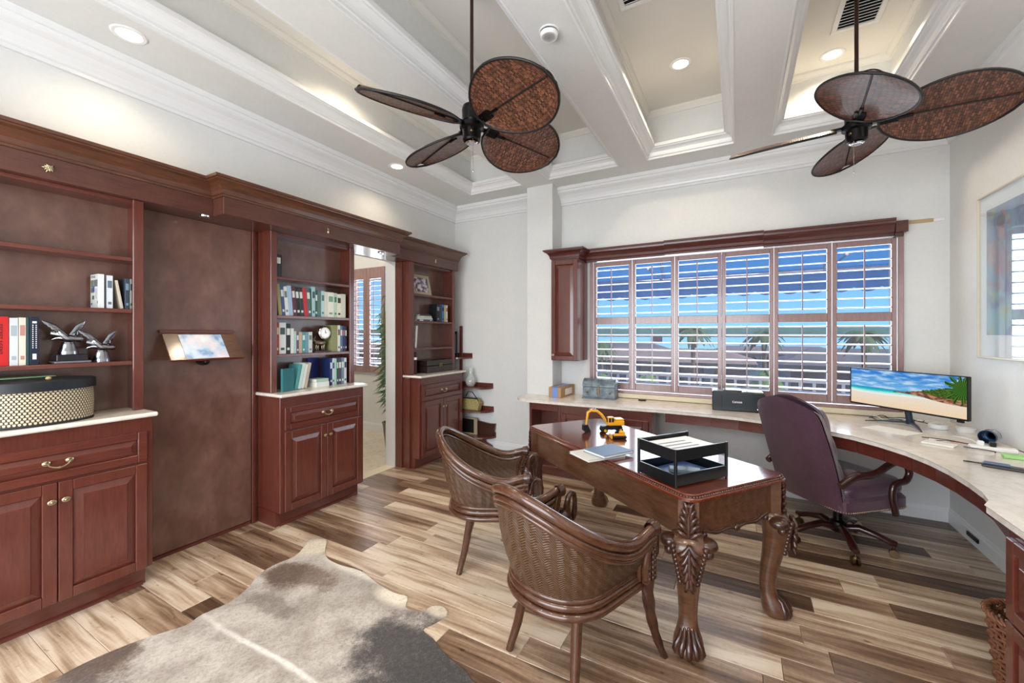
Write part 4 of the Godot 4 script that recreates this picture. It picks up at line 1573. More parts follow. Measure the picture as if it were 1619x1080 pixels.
# ---------------------------------------------------------------- leather office chair
func build_office_chair() -> void:
	var t := thing("office_chair", "burgundy leather swivel chair with wooden gooseneck arms at the window desk", "office chair", V(.65, 0, 3.82), -49)
	var m: MB = MB.new()
	var wood := tri_mat(ramp_tex(nB, nA, .5, [C(.12, .05, .045), C(.19, .075, .065), C(.26, .105, .09)]), Vector3(6, 6, 6), .25, .5)
	# star base: five wooden arms with casters
	for k in 5:
		var g := deg_to_rad(-82.0 + 49.0 + 72.0 * k)
		var dir := Vector3(cos(g), 0, -sin(g))
		m = MB.new()
		m.tube([dir * .03 + Vector3(0, .125, 0), dir * .12 + Vector3(0, .15, 0), dir * .22 + Vector3(0, .125, 0), dir * .285 + Vector3(0, .10, 0), dir * .32 + Vector3(0, .095, 0)], [.032, .030, .027, .028, .022], 10, false, true, .8)
		var arm := obj("base_arm", m, wood, t)
		m = MB.new()
		var c := dir * .305
		m.tube([c + Vector3(0, .10, 0), c + Vector3(0, .055, 0)], .009, 8)
		var sd := Vector3(-dir.z, 0, dir.x)
		for e in [-1, 1]:
			m.tube([c + sd * (e * .006) + Vector3(0, .028, 0), c + sd * (e * .022) + Vector3(0, .028, 0)], .028, 14)
		m.ball(c + Vector3(0, .045, 0), Vector3(.02, .018, .02), 10, 6)
		obj("caster", m, M.brass_dark, arm)
	m = MB.new()
	m.lathe([[.0, .10], [.05, .10], [.055, .13], [.05, .17], [.03, .18], [.03, .30], [.06, .32], [.06, .345], [0, .345]], Vector3.ZERO, 16)
	obj("column", m, M.black_metal, t)
	m = MB.new()
	m.box(Vector3(-.18, .32, -.16), Vector3(.18, .352, .16), .01)
	obj("seat_plate", m, M.black_metal, t)
	# seat box with nailheads
	m = MB.new()
	var P := rounded_rect(.28, .285, .07, 5)
	m.prism(P, .352, .445, Transform3D(), .02)
	var seat := obj("seat_box", m, M.leather, t)
	m = MB.new()
	var walk := 0.0
	for i in P.size():
		var a := P[i]; var b := P[(i + 1) % P.size()]
		var L := a.distance_to(b)
		var s := walk
		while s < L:
			var p := a.lerp(b, s / L)
			m.ball(Vector3(p.x * 1.003, .36, p.y * 1.003), Vector3(.005, .005, .005), 6, 4)
			s += .0145
		walk = s - L
	var nh := obj("nailheads", m, M.brass, seat)
	nh.set_meta("kind", "stuff")
	m = MB.new()
	var rows := []
	for k in 8:
		var sc: float = [.90, .985, 1.0, 1.0, .985, .93, .75, .0][k]
		var y: float = [.446, .455, .475, .505, .525, .54, .55, .558][k]
		var ring := PackedVector3Array()
		for p in rounded_rect(.262, .265, .09, 7): ring.append(Vector3(-p.x * sc, y - .03 * clampf(p.y / .265, 0, 1) , p.y * sc - .025))
		rows.append(ring)
	m.grid(rows, true)
	obj("seat_cushion", m, M.leather, t)
	# back: outer shell and inner cushion
	for part in [0, 1]:
		m = MB.new()
		var NS := 20
		var NT := 18
		var fr := []
		var bk := []
		for j in NT + 1:
			var f := float(j) / NT
			var r0 := PackedVector3Array()
			var r1 := PackedVector3Array()
			for i in NS + 1:
				var s := lerpf(-1, 1, float(i) / NS)
				var hw := (.255 + .015 * sin(PI * f)) if part == 0 else .222
				var top := 1.045 + .06 * pow(cos(s * PI * .5), 1.4) - .035 * pow(absf(s), 12.0)
				var bot := .362 if part == 0 else .50
				if part == 1: top += .012
				var y := lerpf(bot, top, f)
				var lean := .255 + .22 * pow((y - .36) / .7, 1.15)
				var z := lean + .035 * (1.0 - s * s) * (1.0 if part == 0 else .4)
				var th := (.075 if part == 0 else .09) * pow(maxf(0.0, (1.0 - pow(absf(s), 6.0)) * (1.0 - pow(absf(f * 2.0 - 1.0), 10.0))), .35)
				var x := s * hw * (1.0 - .03 * pow(maxf(0.0, f - .93) / .07, 2.0))
				if part == 0:
					r1.append(Vector3(x, y, z + .01)); r0.append(Vector3(x, y, z - th))
				else:
					var tuft := .016 * absf(sin(f * PI * 3.0))
					r1.append(Vector3(x, y, z - .06)); r0.append(Vector3(x, y, z - .06 - th + .02 - tuft))
			fr.append(r0); bk.append(r1)
		m.grid(bk, false, false, false)
		m.grid(fr, false, false, true)
		obj(["back_shell", "back_cushion"][part], m, M.leather, t)
	# gooseneck arms
	for s in [-1, 1]:
		m = MB.new()
		var raw := [[.288, .60, .33], [.298, .655, .22], [.30, .66, .10], [.30, .675, .03], [.30, .712, -.05], [.30, .732, -.125], [.30, .715, -.20], [.30, .655, -.235], [.30, .60, -.205], [.30, .590, -.145], [.298, .56, -.10], [.296, .49, -.095], [.294, .42, -.115], [.292, .37, -.13]]
		var cv := Curve3D.new()
		for i in raw.size():
			var p := Vector3(s * raw[i][0], raw[i][1] - .047, raw[i][2])
			var a: Array = raw[maxi(i - 1, 0)]
			var b: Array = raw[mini(i + 1, raw.size() - 1)]
			var tg := Vector3(s * (b[0] - a[0]), b[1] - a[1], b[2] - a[2]) / 6.0
			cv.add_point(p, -tg, tg)
		cv.bake_interval = .02
		var pts := []
		for p in cv.get_baked_points(): pts.append(p)
		var rad := []
		for i in pts.size(): rad.append(lerpf(.022, .019, float(i) / pts.size()))
		m.tube(pts, rad, 10, false, true, 1.15)
		obj("arm", m, wood, t)

# ---------------------------------------------------------------- palm blade ceiling fans
func build_fans() -> void:
	var W := 128
	var im := Image.create(W, W, false, Image.FORMAT_RGB8)
	var hm := Image.create(W, W, false, Image.FORMAT_L8)
	var rng := RandomNumberGenerator.new()
	rng.seed = 77
	var jit := []
	for i in 1024: jit.append(rng.randf())
	for y in W:
		for x in W:
			var cx := x / 16
			var cy := y / 8
			var over := (cx + cy) % 2 == 0
			var h := sin(PI * ((y % 8) + .5) / 8.0) if over else sin(PI * ((x % 16) + .5) / 16.0) * .8
			var j: float = jit[(cx * 37 + cy * 91) % 1024]
			var k: float = jit[(x * 13 + y * 57) % 1024]
			im.set_pixel(x, y, C(.10, .055, .04).lerp(C(.60, .38, .28), clampf(h * .5 + j * .45 + k * .3 - .15, 0, 1)))
			hm.set_pixel(x, y, C(h, h, h))
	var wov := uv_mat(ImageTexture.create_from_image(im), .42, .2)
	wov.uv1_scale = Vector3(2.2, 3.2, 1)
	wov.heightmap_enabled = true
	wov.heightmap_texture = ImageTexture.create_from_image(hm)
	wov.heightmap_scale = .15
	var rim := mat(C(.05, .04, .04), .5)
	var rod := mat(C(.20, .10, .06), .35, .3)
	var t := thing("ceiling_fan", "dark ceiling fan with woven palm leaf blades over the rattan armchairs", "ceiling fan", V(-1.46, 2.86, 2.13), 0, "palm blade ceiling fans")
	var m: MB = MB.new()
	m.tube([Vector3(0, .10, 0), Vector3(0, YC - 2.86 - .02, 0)], .011, 12)
	obj("downrod", m, rod, t)
	m = MB.new()
	m.lathe([[.0, .835], [.035, .837], [.06, .875], [.065, .909], [0, .909]], Vector3.ZERO, 20)
	obj("ceiling_canopy", m, M.black_metal, t)
	m = MB.new()
	m.lathe([[0, .01], [.055, .01], [.06, .02], [.062, .09], [.055, .115], [.03, .125], [.018, .14], [0, .14]], Vector3.ZERO, 24)
	obj("motor_housing", m, M.black_metal, t)
	m = MB.new()
	m.lathe([[.0, -.115], [.02, -.113], [.05, -.105], [.056, -.095], [.058, -.035], [.075, -.025], [.078, .0], [.06, .01], [0, .01]], Vector3.ZERO, 24)
	obj("switch_cup", m, M.black_metal, t)
	m = MB.new()
	m.lathe([[.0, -.122], [.03, -.12], [.04, -.114], [.03, -.112]], Vector3.ZERO, 20)
	obj("cap", m, M.chrome, t)
	m = MB.new()
	m.ball(Vector3(.03, -.06, .048), Vector3(.012, .012, .01), 10, 6)
	obj("badge", m, M.brass_dark, t)
	m = MB.new()
	m.tube([Vector3(.03, -.10, .03), Vector3(.03, -.30, .03)], .0015, 5)
	m.ball(Vector3(.03, -.305, .03), Vector3(.004, .008, .004), 8, 6)
	obj("pull_chain", m, M.chrome, t)
	# one blade along +x, pitched, then copied round
	var tilt := Basis(Vector3(1, 0, 0), deg_to_rad(-22))
	var up: MB = MB.new()
	up.xf = Transform3D(tilt, Vector3.ZERO)
	var outline := []
	var NT := 22
	var NS := 12
	var rows := []
	var low := []
	for j in NT + 1:
		var f := float(j) / NT
		var x := lerpf(.105, .70, f)
		var w := .242 * pow(sin(PI * clampf(.012 + f * .976, 0, 1)), .52) * (0.90 + .13 * f)
		var r0 := PackedVector3Array()
		var r1 := PackedVector3Array()
		for i in NS + 1:
			var s := lerpf(-1, 1, float(i) / NS)
			var y := -.018 * s * s - .02 * f * f
			r0.append(Vector3(x, y + .003, s * w)); r1.append(Vector3(x, y - .003, s * w))
		rows.append(r0); low.append(r1)
	for j in NT + 1: outline.append(low[j][0] + Vector3(0, .003, 0))
	for j in NT + 1: outline.append(low[NT - j][NS] + Vector3(0, .003, 0))
	up.grid(rows, false, false, true)
	up.grid(low, false, false, false)
	var bm := up.mesh()
	var rm: MB = MB.new()
	rm.xf = up.xf
	rm.tube(outline, .0075, 7, true)
	var rmesh := rm.mesh()
	var am: MB = MB.new()
	am.xf = up.xf
	var spine := []
	for j in range(2, NT): spine.append(Vector3(lerpf(.105, .70, float(j) / NT), -.006 - .02 * pow(float(j) / NT, 2), 0))
	am.tube(spine, .005, 6)
	var smesh := am.mesh()
	am = MB.new()
	am.box(Vector3(.05, -.012, -.018), Vector3(.13, .004, .018), .004)
	am.xf = up.xf
	am.box(Vector3(.11, -.012, -.03), Vector3(.20, -.004, .03), .003)
	am.tube([Vector3(.19, -.010, 0), Vector3(.26, -.010, 0)], .010, 8)
	var armesh := am.mesh()
	var stitch: MB = MB.new()
	for k in 4:
		var b := obj("blade", bm, wov, t)
		b.rotation_degrees.y = 68.8 + 90 * k
		obj("braided_rim", rmesh, rim, b)
		obj("midrib", smesh, rim, b)
		obj("blade_arm", armesh, M.black_metal, b)
	dup(t, "reddish ceiling fan with woven palm leaf blades over the leather chair", V(.655, 2.86, 3.30), -74.0)

# ---------------------------------------------------------------- cowhide
func build_rug() -> void:
	var half := [[-2.58, 1.153], [-2.561, 1.282], [-2.61, 1.414], [-2.681, 1.503], [-2.712, 1.626], [-2.695, 1.769], [-2.77, 1.90], [-2.819, 1.959], [-2.75, 2.01], [-2.684, 2.01], [-2.58, 1.92], [-2.465, 1.856], [-2.313, 1.846], [-2.15, 1.863], [-1.955, 1.821], [-1.798, 1.801], [-1.699, 1.812], [-1.639, 1.736], [-1.541, 1.751], [-1.518, 1.815], [-1.46, 1.843], [-1.401, 1.802], [-1.425, 1.705], [-1.443, 1.649], [-1.361, 1.628], [-1.279, 1.591], [-1.191, 1.563], [-1.097, 1.543], [-1.03, 1.511], [-.95, 1.50], [-.83, 1.42], [-.72, 1.32], [-.66, 1.22], [-.70, 1.12]]
	var low := [[-.72, 1.0], [-.85, .86], [-1.1, .76], [-1.25, .72], [-1.3, .55], [-1.42, .50], [-1.5, .58], [-1.6, .56], [-1.8, .50], [-2.1, .46], [-2.3, .44], [-2.45, .40], [-2.62, .30], [-2.72, .34], [-2.70, .45], [-2.66, .55], [-2.68, .654], [-2.679, .744], [-2.653, .865], [-2.615, .96], [-2.56, 1.068]]
	var pts := []
	for p in half + low: pts.append(Vector2(p[0], p[1]))
	# round the outline
	var poly := PackedVector2Array()
	var n := pts.size()
	for i in n:
		for k in 3:
			var f := k / 3.0
			poly.append((pts[i] as Vector2).cubic_interpolate(pts[(i + 1) % n], pts[(i - 1 + n) % n], pts[(i + 2) % n], f))
	var W := 560
	var H := 460
	var x0 := -2.9
	var d0 := .25
	var sx := 2.3
	var sd := 1.85
	var f := FastNoiseLite.new()
	f.seed = 4
	f.frequency = 1.0
	f.fractal_octaves = 3
	var im := Image.create(W, H, false, Image.FORMAT_RGB8)
	var blobs := [[-1.40, 1.50, .30, .24, C(.25, .23, .22), 1.0], [-1.15, 1.38, .30, .26, C(.22, .205, .195), 1.0], [-2.55, 1.60, .17, .12, C(.33, .235, .17), .95], [-2.40, 1.66, .22, .10, C(.36, .27, .20), .7], [-2.62, .75, .14, .16, C(.30, .22, .165), .9], [-2.42, .62, .20, .14, C(.33, .29, .26), .8], [-2.32, 1.38, .18, .07, C(.38, .33, .29), .5], [-1.30, .85, .35, .25, C(.20, .18, .17), 1.0], [-2.68, 1.90, .12, .14, C(.84, .79, .70), 1.0], [-2.2, 1.86, .35, .055, C(.88, .85, .79), .9], [-1.75, 1.80, .16, .085, C(.90, .86, .78), 1.0], [-1.45, 1.82, .09, .06, C(.84, .79, .70), .8]]
	for y in H:
		for x in W:
			var wx := x0 + sx * (x + .5) / W
			var wd := d0 + sd * (y + .5) / H
			var ang := (wd - 1.16) * .8
			var fur := f.get_noise_2d((wx + ang * .25) * 190.0, (wd * .35 - wx * .12) * 190.0) * .55 + f.get_noise_2d(wx * 34.0, wd * 26.0) * .35
			var cl := f.get_noise_2d(wx * 4.0 + 60.0, wd * 4.0)
			var c := C(.60, .56, .52).lerp(C(.72, .685, .645), clampf(.5 + cl * 1.1, 0, 1))
			for b in blobs:
				var q := Vector2((wx - b[0]) / b[2], (wd - b[1]) / b[3]).length() + cl * .35 + fur * .22
				c = c.lerp(b[4], (1.0 - smoothstep(.55, 1.25, q)) * b[5])
			var sp := absf(wd - 1.16 - .012 * sin(wx * 6.0)) / (.013 + .02 * absf(cl))
			var along := clampf(1.2 - absf(wx + 1.95) * 1.3, 0, 1) * .85
			c = c.lerp(C(.90, .88, .85), (1.0 - smoothstep(.2, 1.3, sp + fur * .6)) * along)
			c = c.lightened(maxf(fur, 0) * .30).darkened(maxf(-fur, 0) * .40)
			im.set_pixel(x, y, c)
	var hm := uv_mat(ImageTexture.create_from_image(im), .85)
	hm.rim_enabled = true
	hm.rim = .3
	var m: MB = MB.new()
	var cen := Vector2(-1.8, 1.16)
	var tr := Geometry2D.triangulate_polygon(poly)
	var uvf := func(p: Vector2) -> Vector2: return Vector2((p.x - x0) / sx, (p.y - d0) / sd)
	for k in range(0, tr.size(), 3):
		var a := poly[tr[k]]; var b := poly[tr[k + 1]]; var c := poly[tr[k + 2]]
		if (b - a).cross(c - a) < 0.0: var q := b; b = c; c = q
		m.tri(V(a.x, .007, a.y), V(b.x, .007, b.y), V(c.x, .007, c.y), uvf.call(a), uvf.call(b), uvf.call(c))
	for i in poly.size():
		var a := poly[i]; var b := poly[(i + 1) % poly.size()]
		var oa := a + (a - cen).normalized() * .007
		var ob := b + (b - cen).normalized() * .007
		var ua: Vector2 = uvf.call(a); var ub: Vector2 = uvf.call(b)
		m.tri(V(a.x, .007, a.y), V(oa.x, .0005, oa.y), V(ob.x, .0005, ob.y), ua, ua, ub)
		m.tri(V(a.x, .007, a.y), V(ob.x, .0005, ob.y), V(b.x, .007, b.y), ua, ub, ub)
	tag(obj("cowhide_rug", m, hm), "grey and brown cowhide rug lying on the plank floor", "rug")
# ---------------------------------------------------------------- small things
func text(s: String, h: float, depth := .0006) -> TextMesh:
	var tm := TextMesh.new()
	var f := SystemFont.new()
	f.font_names = PackedStringArray(["Droid Sans"])
	f.font_weight = 700
	tm.font = f
	tm.text = s
	tm.font_size = 32
	tm.pixel_size = h / 24.0
	tm.depth = depth
	tm.curve_step = 4.0
	return tm
func solid(called: String, label: String, category: String, m: MB, material: Material, at: Vector3, turn := 0.0, group := "") -> MeshInstance3D:
	var o := obj(called, m, material)
	o.position = at
	o.rotation_degrees.y = turn
	tag(o, label, category, group)
	return o
# a book: its own axes are x out of the shelf (spine side), y up, z thickness
func book(label: String, at: Vector3, th: float, h: float, depth: float, c: Color, group: String, lean := 0.0, turn := 0.0, flat := false, band = null) -> Node3D:
	var t := thing("book", label, "book", at, turn, group)
	var B := Basis(Vector3(1, 0, 0), deg_to_rad(lean))
	if flat: B = Basis(Vector3(1, 0, 0), PI / 2)
	var off := Vector3.ZERO
	if flat: off = Vector3(0, 0, -h / 2)
	var T := Transform3D(B, Vector3(0, th if flat else 0.0, 0)) * Transform3D(Basis(), off if not flat else Vector3(0, -h / 2, 0))
	if flat: T = Transform3D(B, Vector3(0, th / 2, -h / 2))
	var m: MB = MB.new()
	m.xf = T
	var w := th / 2
	var e := minf(.0025, th * .18)
	m.box(Vector3(-depth, 0, -w), Vector3(-.002, h, -w + e))
	m.box(Vector3(-depth, 0, w - e), Vector3(-.002, h, w))
	m.box(Vector3(-.004, 0, -w), Vector3(0, h, w), .0012)
	obj("cover", m, mat(c, .5), t)
	m = MB.new()
	m.xf = T
	m.box(Vector3(-depth + .004, .003, -w + e), Vector3(-.004, h - .003, w - e))
	obj("pages", m, M.paper, t)
	if band != null:
		m = MB.new()
		m.xf = T
		m.box(Vector3(-.001, h * .62, -w * .72), Vector3(.0004, h * .84, w * .72))
		m.box(Vector3(-.001, h * .12, -w * .55), Vector3(.0004, h * .2, w * .55))
		var bb := obj("spine_print", m, mat(band, .5), t)
		bb.set_meta("kind", "stuff")
	return t
const ORD := ["first", "second", "third", "fourth", "fifth", "sixth", "seventh", "eighth", "ninth", "tenth", "eleventh", "twelfth", "thirteenth", "fourteenth", "fifteenth", "sixteenth", "seventeenth", "eighteenth"]
func row_of_books(edges: Array, y: float, x: float, spec: Array, where: String, group: String) -> void:
	for i in edges.size() - 1:
		var s: Array = spec[i]
		var th: float = edges[i + 1] - edges[i] - .0015
		var lean: float = s[3] if s.size() > 3 else 0.0
		var hh: float = s[2]
		th *= cos(deg_to_rad(lean)) 
		var bd = s[4] if s.size() > 4 else null
		var tall: float = hh
		var dd: float = (edges[i] + edges[i + 1]) / 2
		if lean != 0.0: dd += hh * .5 * sin(deg_to_rad(absf(lean))) * signf(lean) * .0
		book("%s book, %s %s" % [s[0], ORD[i], where], V(x, y + (absf(sin(deg_to_rad(lean))) * th * .5), dd), th, tall, .125, s[1], group, lean, 0.0, false, bd)

# ---- on the writing desk
func build_desk_things() -> void:
	var Y := .7785
	var dark := tri_mat(ramp_tex(nB, nA, .5, [C(.04, .05, .06), C(.075, .09, .105)]), Vector3(6, 6, 2), .3, .4)
	var t := thing("letter_tray", "black wooden two-tier letter tray on the writing desk", "letter tray", V(-.268, Y, 2.418), -36.3)
	var hx := .131
	var hz := .184
	for y in [0.0, .125]:
		for s in [-1, 1]:
			var m: MB = MB.new()
			m.box(Vector3(s * hx - .005, y + .005, -hz), Vector3(s * hx + .005, y + .065, hz), .002)
			obj("side_board", m, dark, t)
			if s > 0 or y < .1 or true:
				if not (s < 0 and y > .1):
					m = MB.new()
					m.box(Vector3(-hx + .005, y + .005, s * hz - .005), Vector3(hx - .005, y + .065, s * hz + .005), .002)
					obj("end_board", m, dark, t)
		var m: MB = MB.new()
		m.box(Vector3(-hx + .005, y + .006, -hz), Vector3(hx - .005, y + .012, hz))
		obj("tray_floor", m, dark, t)
	for sx in [-1, 1]:
		for sz in [-1, 1]:
			var m: MB = MB.new()
			m.box(Vector3(sx * hx - .007, 0, sz * hz - .007), Vector3(sx * hx + .007, .192, sz * hz + .007), .002)
			obj("post", m, dark, t)
	var m: MB = MB.new()
	m.box(Vector3(-.10, 0, -.14), Vector3(.10, .038, .14), .001)
	solid("paper_stack", "stack of white printed papers in the upper letter tray", "paper", m, uv_mat(print_tex(3), .6), V(-.268, Y + .1375, 2.418), -36.3)
	m = MB.new()
	m.box(Vector3(-.11, 0, -.15), Vector3(.08, .012, .13), .001)
	solid("magazine", "blue and white magazine in the lower letter tray", "magazine", m, mat(C(.30, .45, .70), .35), V(-.268, Y + .0125, 2.418), -30)
	m = MB.new()
	m.box(Vector3(-.035, 0, -.08), Vector3(.035, .02, .08), .004)
	solid("calculator", "grey pocket calculator on the magazine in the lower tray", "calculator", m, mat(C(.45, .5, .5), .4), V(-.25, Y + .025, 2.39), -80)
	# two books lying flat
	book("pale thin notebook under the blue-grey book on the desk", V(-.70, Y, 2.66), .014, .21, .28, C(.80, .80, .78), "books lying on the desk", 0, -36.3 + 90, true)
	book("blue-grey hardback lying on the pale notebook on the desk", V(-.66, Y + .0145, 2.70), .018, .19, .25, C(.33, .42, .55), "books lying on the desk", 0, -36.3 + 96, true)
	# toy excavator
	var yel := mat(C(.85, .60, .05), .35, 0, .3)
	var blk := mat(C(.03, .05, .07), .4)
	t = thing("toy_excavator", "yellow toy wheeled excavator with a black bucket on the desk", "toy", V(-.87, Y, 3.20), 35)
	m = MB.new()
	m.box(Vector3(-.085, .022, -.025), Vector3(.085, .05, .025), .006)
	obj("chassis", m, blk, t)
	for x in [-.062, .062]:
		for z in [-1, 1]:
			m = MB.new()
			m.tube([Vector3(x, .021, z * .022), Vector3(x, .021, z * .042)], .021, 14)
			var w := obj("wheel", m, blk, t)
			m = MB.new()
			m.tube([Vector3(x, .021, z * .042), Vector3(x, .021, z * .0445)], .011, 12)
			obj("hub", m, yel, w)
	m = MB.new()
	m.box(Vector3(-.035, .055, -.04), Vector3(.095, .095, .04), .008)
	m.box(Vector3(.02, .095, -.038), Vector3(.093, .108, .038), .006)
	obj("body", m, yel, t)
	m = MB.new()
	m.box(Vector3(-.04, .058, .002), Vector3(.012, .125, .042), .006)
	var cab := obj("cab", m, yel, t)
	m = MB.new()
	m.box(Vector3(-.0415, .085, .008), Vector3(-.0395, .118, .036))
	m.box(Vector3(-.034, .085, .041), Vector3(-.016, .118, .0432))
	m.box(Vector3(-.010, .085, .041), Vector3(.006, .118, .0432))
	var wn := obj("window", m, blk, cab)
	wn.set_meta("kind", "stuff")
	m = MB.new()
	m.tube([Vector3(-.03, .07, -.012), Vector3(-.075, .135, -.012), Vector3(-.11, .165, -.012), Vector3(-.16, .168, -.012)], [.011, .015, .014, .011], 6, false, true, .8)
	obj("boom", m, yel, t)
	m = MB.new()
	m.tube([Vector3(-.15, .175, -.012), Vector3(-.185, .155, -.012), Vector3(-.20, .06, -.012)], [.012, .015, .009], 6, false, true, .8)
	obj("stick", m, yel, t)
	m = MB.new()
	m.tube([Vector3(-.05, .085, -.012), Vector3(-.10, .15, -.012)], .004, 6)
	m.tube([Vector3(-.12, .182, -.012), Vector3(-.175, .182, -.012)], .004, 6)
	var hy := obj("hydraulics", m, M.chrome, t)
	hy.set_meta("kind", "stuff")
	m = MB.new()
	m.prism(PackedVector2Array([Vector2(-.225, -.060), Vector2(-.19, -.062), Vector2(-.165, -.004), Vector2(-.20, -.0), Vector2(-.228, -.02)]), -.034, .012, Transform3D(Basis(Vector3(1, 0, 0), Vector3(0, 0, 1), Vector3(0, -1, 0)), Vector3(0, .0, 0)))
	obj("bucket", m, blk, t)
	t = thing("toy_bulldozer", "small yellow toy bulldozer beside the excavator", "toy", V(-.765, Y, 3.035), 30)
	m = MB.new()
	m.box(Vector3(-.045, .012, -.022), Vector3(.045, .032, .022), .005)
	m.box(Vector3(.0, .03, -.018), Vector3(.04, .052, .018), .004)
	obj("body", m, yel, t)
	for z in [-1, 1]:
		m = MB.new()
		m.box(Vector3(-.05, 0, z * .022 - .008), Vector3(.05, .024, z * .022 + .008), .008)
		obj("track", m, blk, t)
	m = MB.new()
	m.box(Vector3(-.068, .002, -.036), Vector3(-.058, .032, .036), .003)
	obj("blade", m, yel, t)
func print_tex(seed_: int, w := 96, h := 128) -> ImageTexture:
	var rng := RandomNumberGenerator.new()
	rng.seed = seed_
	var im := Image.create(w, h, false, Image.FORMAT_RGB8)
	im.fill(C(.90, .90, .89))
	for y in range(8, h - 8, 6):
		var e := rng.randi_range(w / 3, w - 10)
		im.fill_rect(Rect2i(8, y, e, 2), C(.45, .46, .5))
	im.fill_rect(Rect2i(w / 3, h / 4, w / 3, h / 5), C(.45, .52, .62))
	return ImageTexture.create_from_image(im)
func blot_tex(seed_: int, ramp: Array, w := 96, h := 96, fr := .03) -> ImageTexture:
	var f := FastNoiseLite.new()
	f.seed = seed_
	f.frequency = fr
	f.fractal_octaves = 4
	var im := Image.create(w, h, false, Image.FORMAT_RGB8)
	for y in h:
		for x in w:
			var t := clampf(.5 + f.get_noise_2d(x, y) * .9, 0, .999) * (ramp.size() - 1)
			im.set_pixel(x, y, (ramp[int(t)] as Color).lerp(ramp[int(t) + 1], t - int(t)))
	return ImageTexture.create_from_image(im)

# ---- in the bookcases
func eagle(label: String, at: Vector3, s: float, turn: float) -> void:
	var t := thing("eagle_figurine", label, "figurine", at, turn, "silver eagle figurines")
	var sil := mat(C(.62, .63, .66), .22, 1.0)
	var m: MB = MB.new()
	m.xf = Transform3D(Basis.from_scale(Vector3(s, s, s)), Vector3.ZERO)
	m.lathe([[.0, 0], [.052, 0], [.05, .02], [.042, .045], [.036, .07], [.03, .085], [0, .092]], Vector3.ZERO, 12, false, 1.0, .7)
	obj("rock", m, sil, t)
	m = MB.new()
	m.xf = Transform3D(Basis.from_scale(Vector3(s, s, s)), Vector3.ZERO)
	var rows := []
	var spine := [[-.085, .098, .006], [-.075, .106, .012], [-.06, .112, .016], [-.045, .115, .018], [-.02, .115, .027], [.01, .112, .03], [.035, .108, .024], [.06, .108, .026], [.075, .106, .022], [.08, .105, .004]]
	var path := []
	var rad := []
	for p in spine:
		path.append(Vector3(p[0], p[1], 0)); rad.append(p[2])
	m.tube(path, rad, 10, false, true, .85)
	obj("body", m, sil, t)
	for side in [0, 1]:
		m = MB.new()
		m.xf = Transform3D(Basis.from_scale(Vector3(s, s, s)), Vector3.ZERO)
		var root := Vector3(-.01 + side * .02, .125, .015 - side * .03)
		var tip := Vector3(-.125, .235, .03) if side == 0 else Vector3(.085, .235, -.03)
		for k in 7:
			var f := k / 6.0
			var a := root + Vector3(-.012 * k if side == 0 else .006 * k, .004 * k, 0)
			var b := tip + (Vector3(.022 * k, -.022 * k, 0) if side == 0 else Vector3(-.006 * k, -.02 * k, -.004 * k))
			m.tube([a, a.lerp(b, .5) + Vector3(0, .014, 0), a.lerp(b, .85), b], [.005, .006, .005, .001], 8, false, true, 2.6)
		obj("wing", m, sil, t)
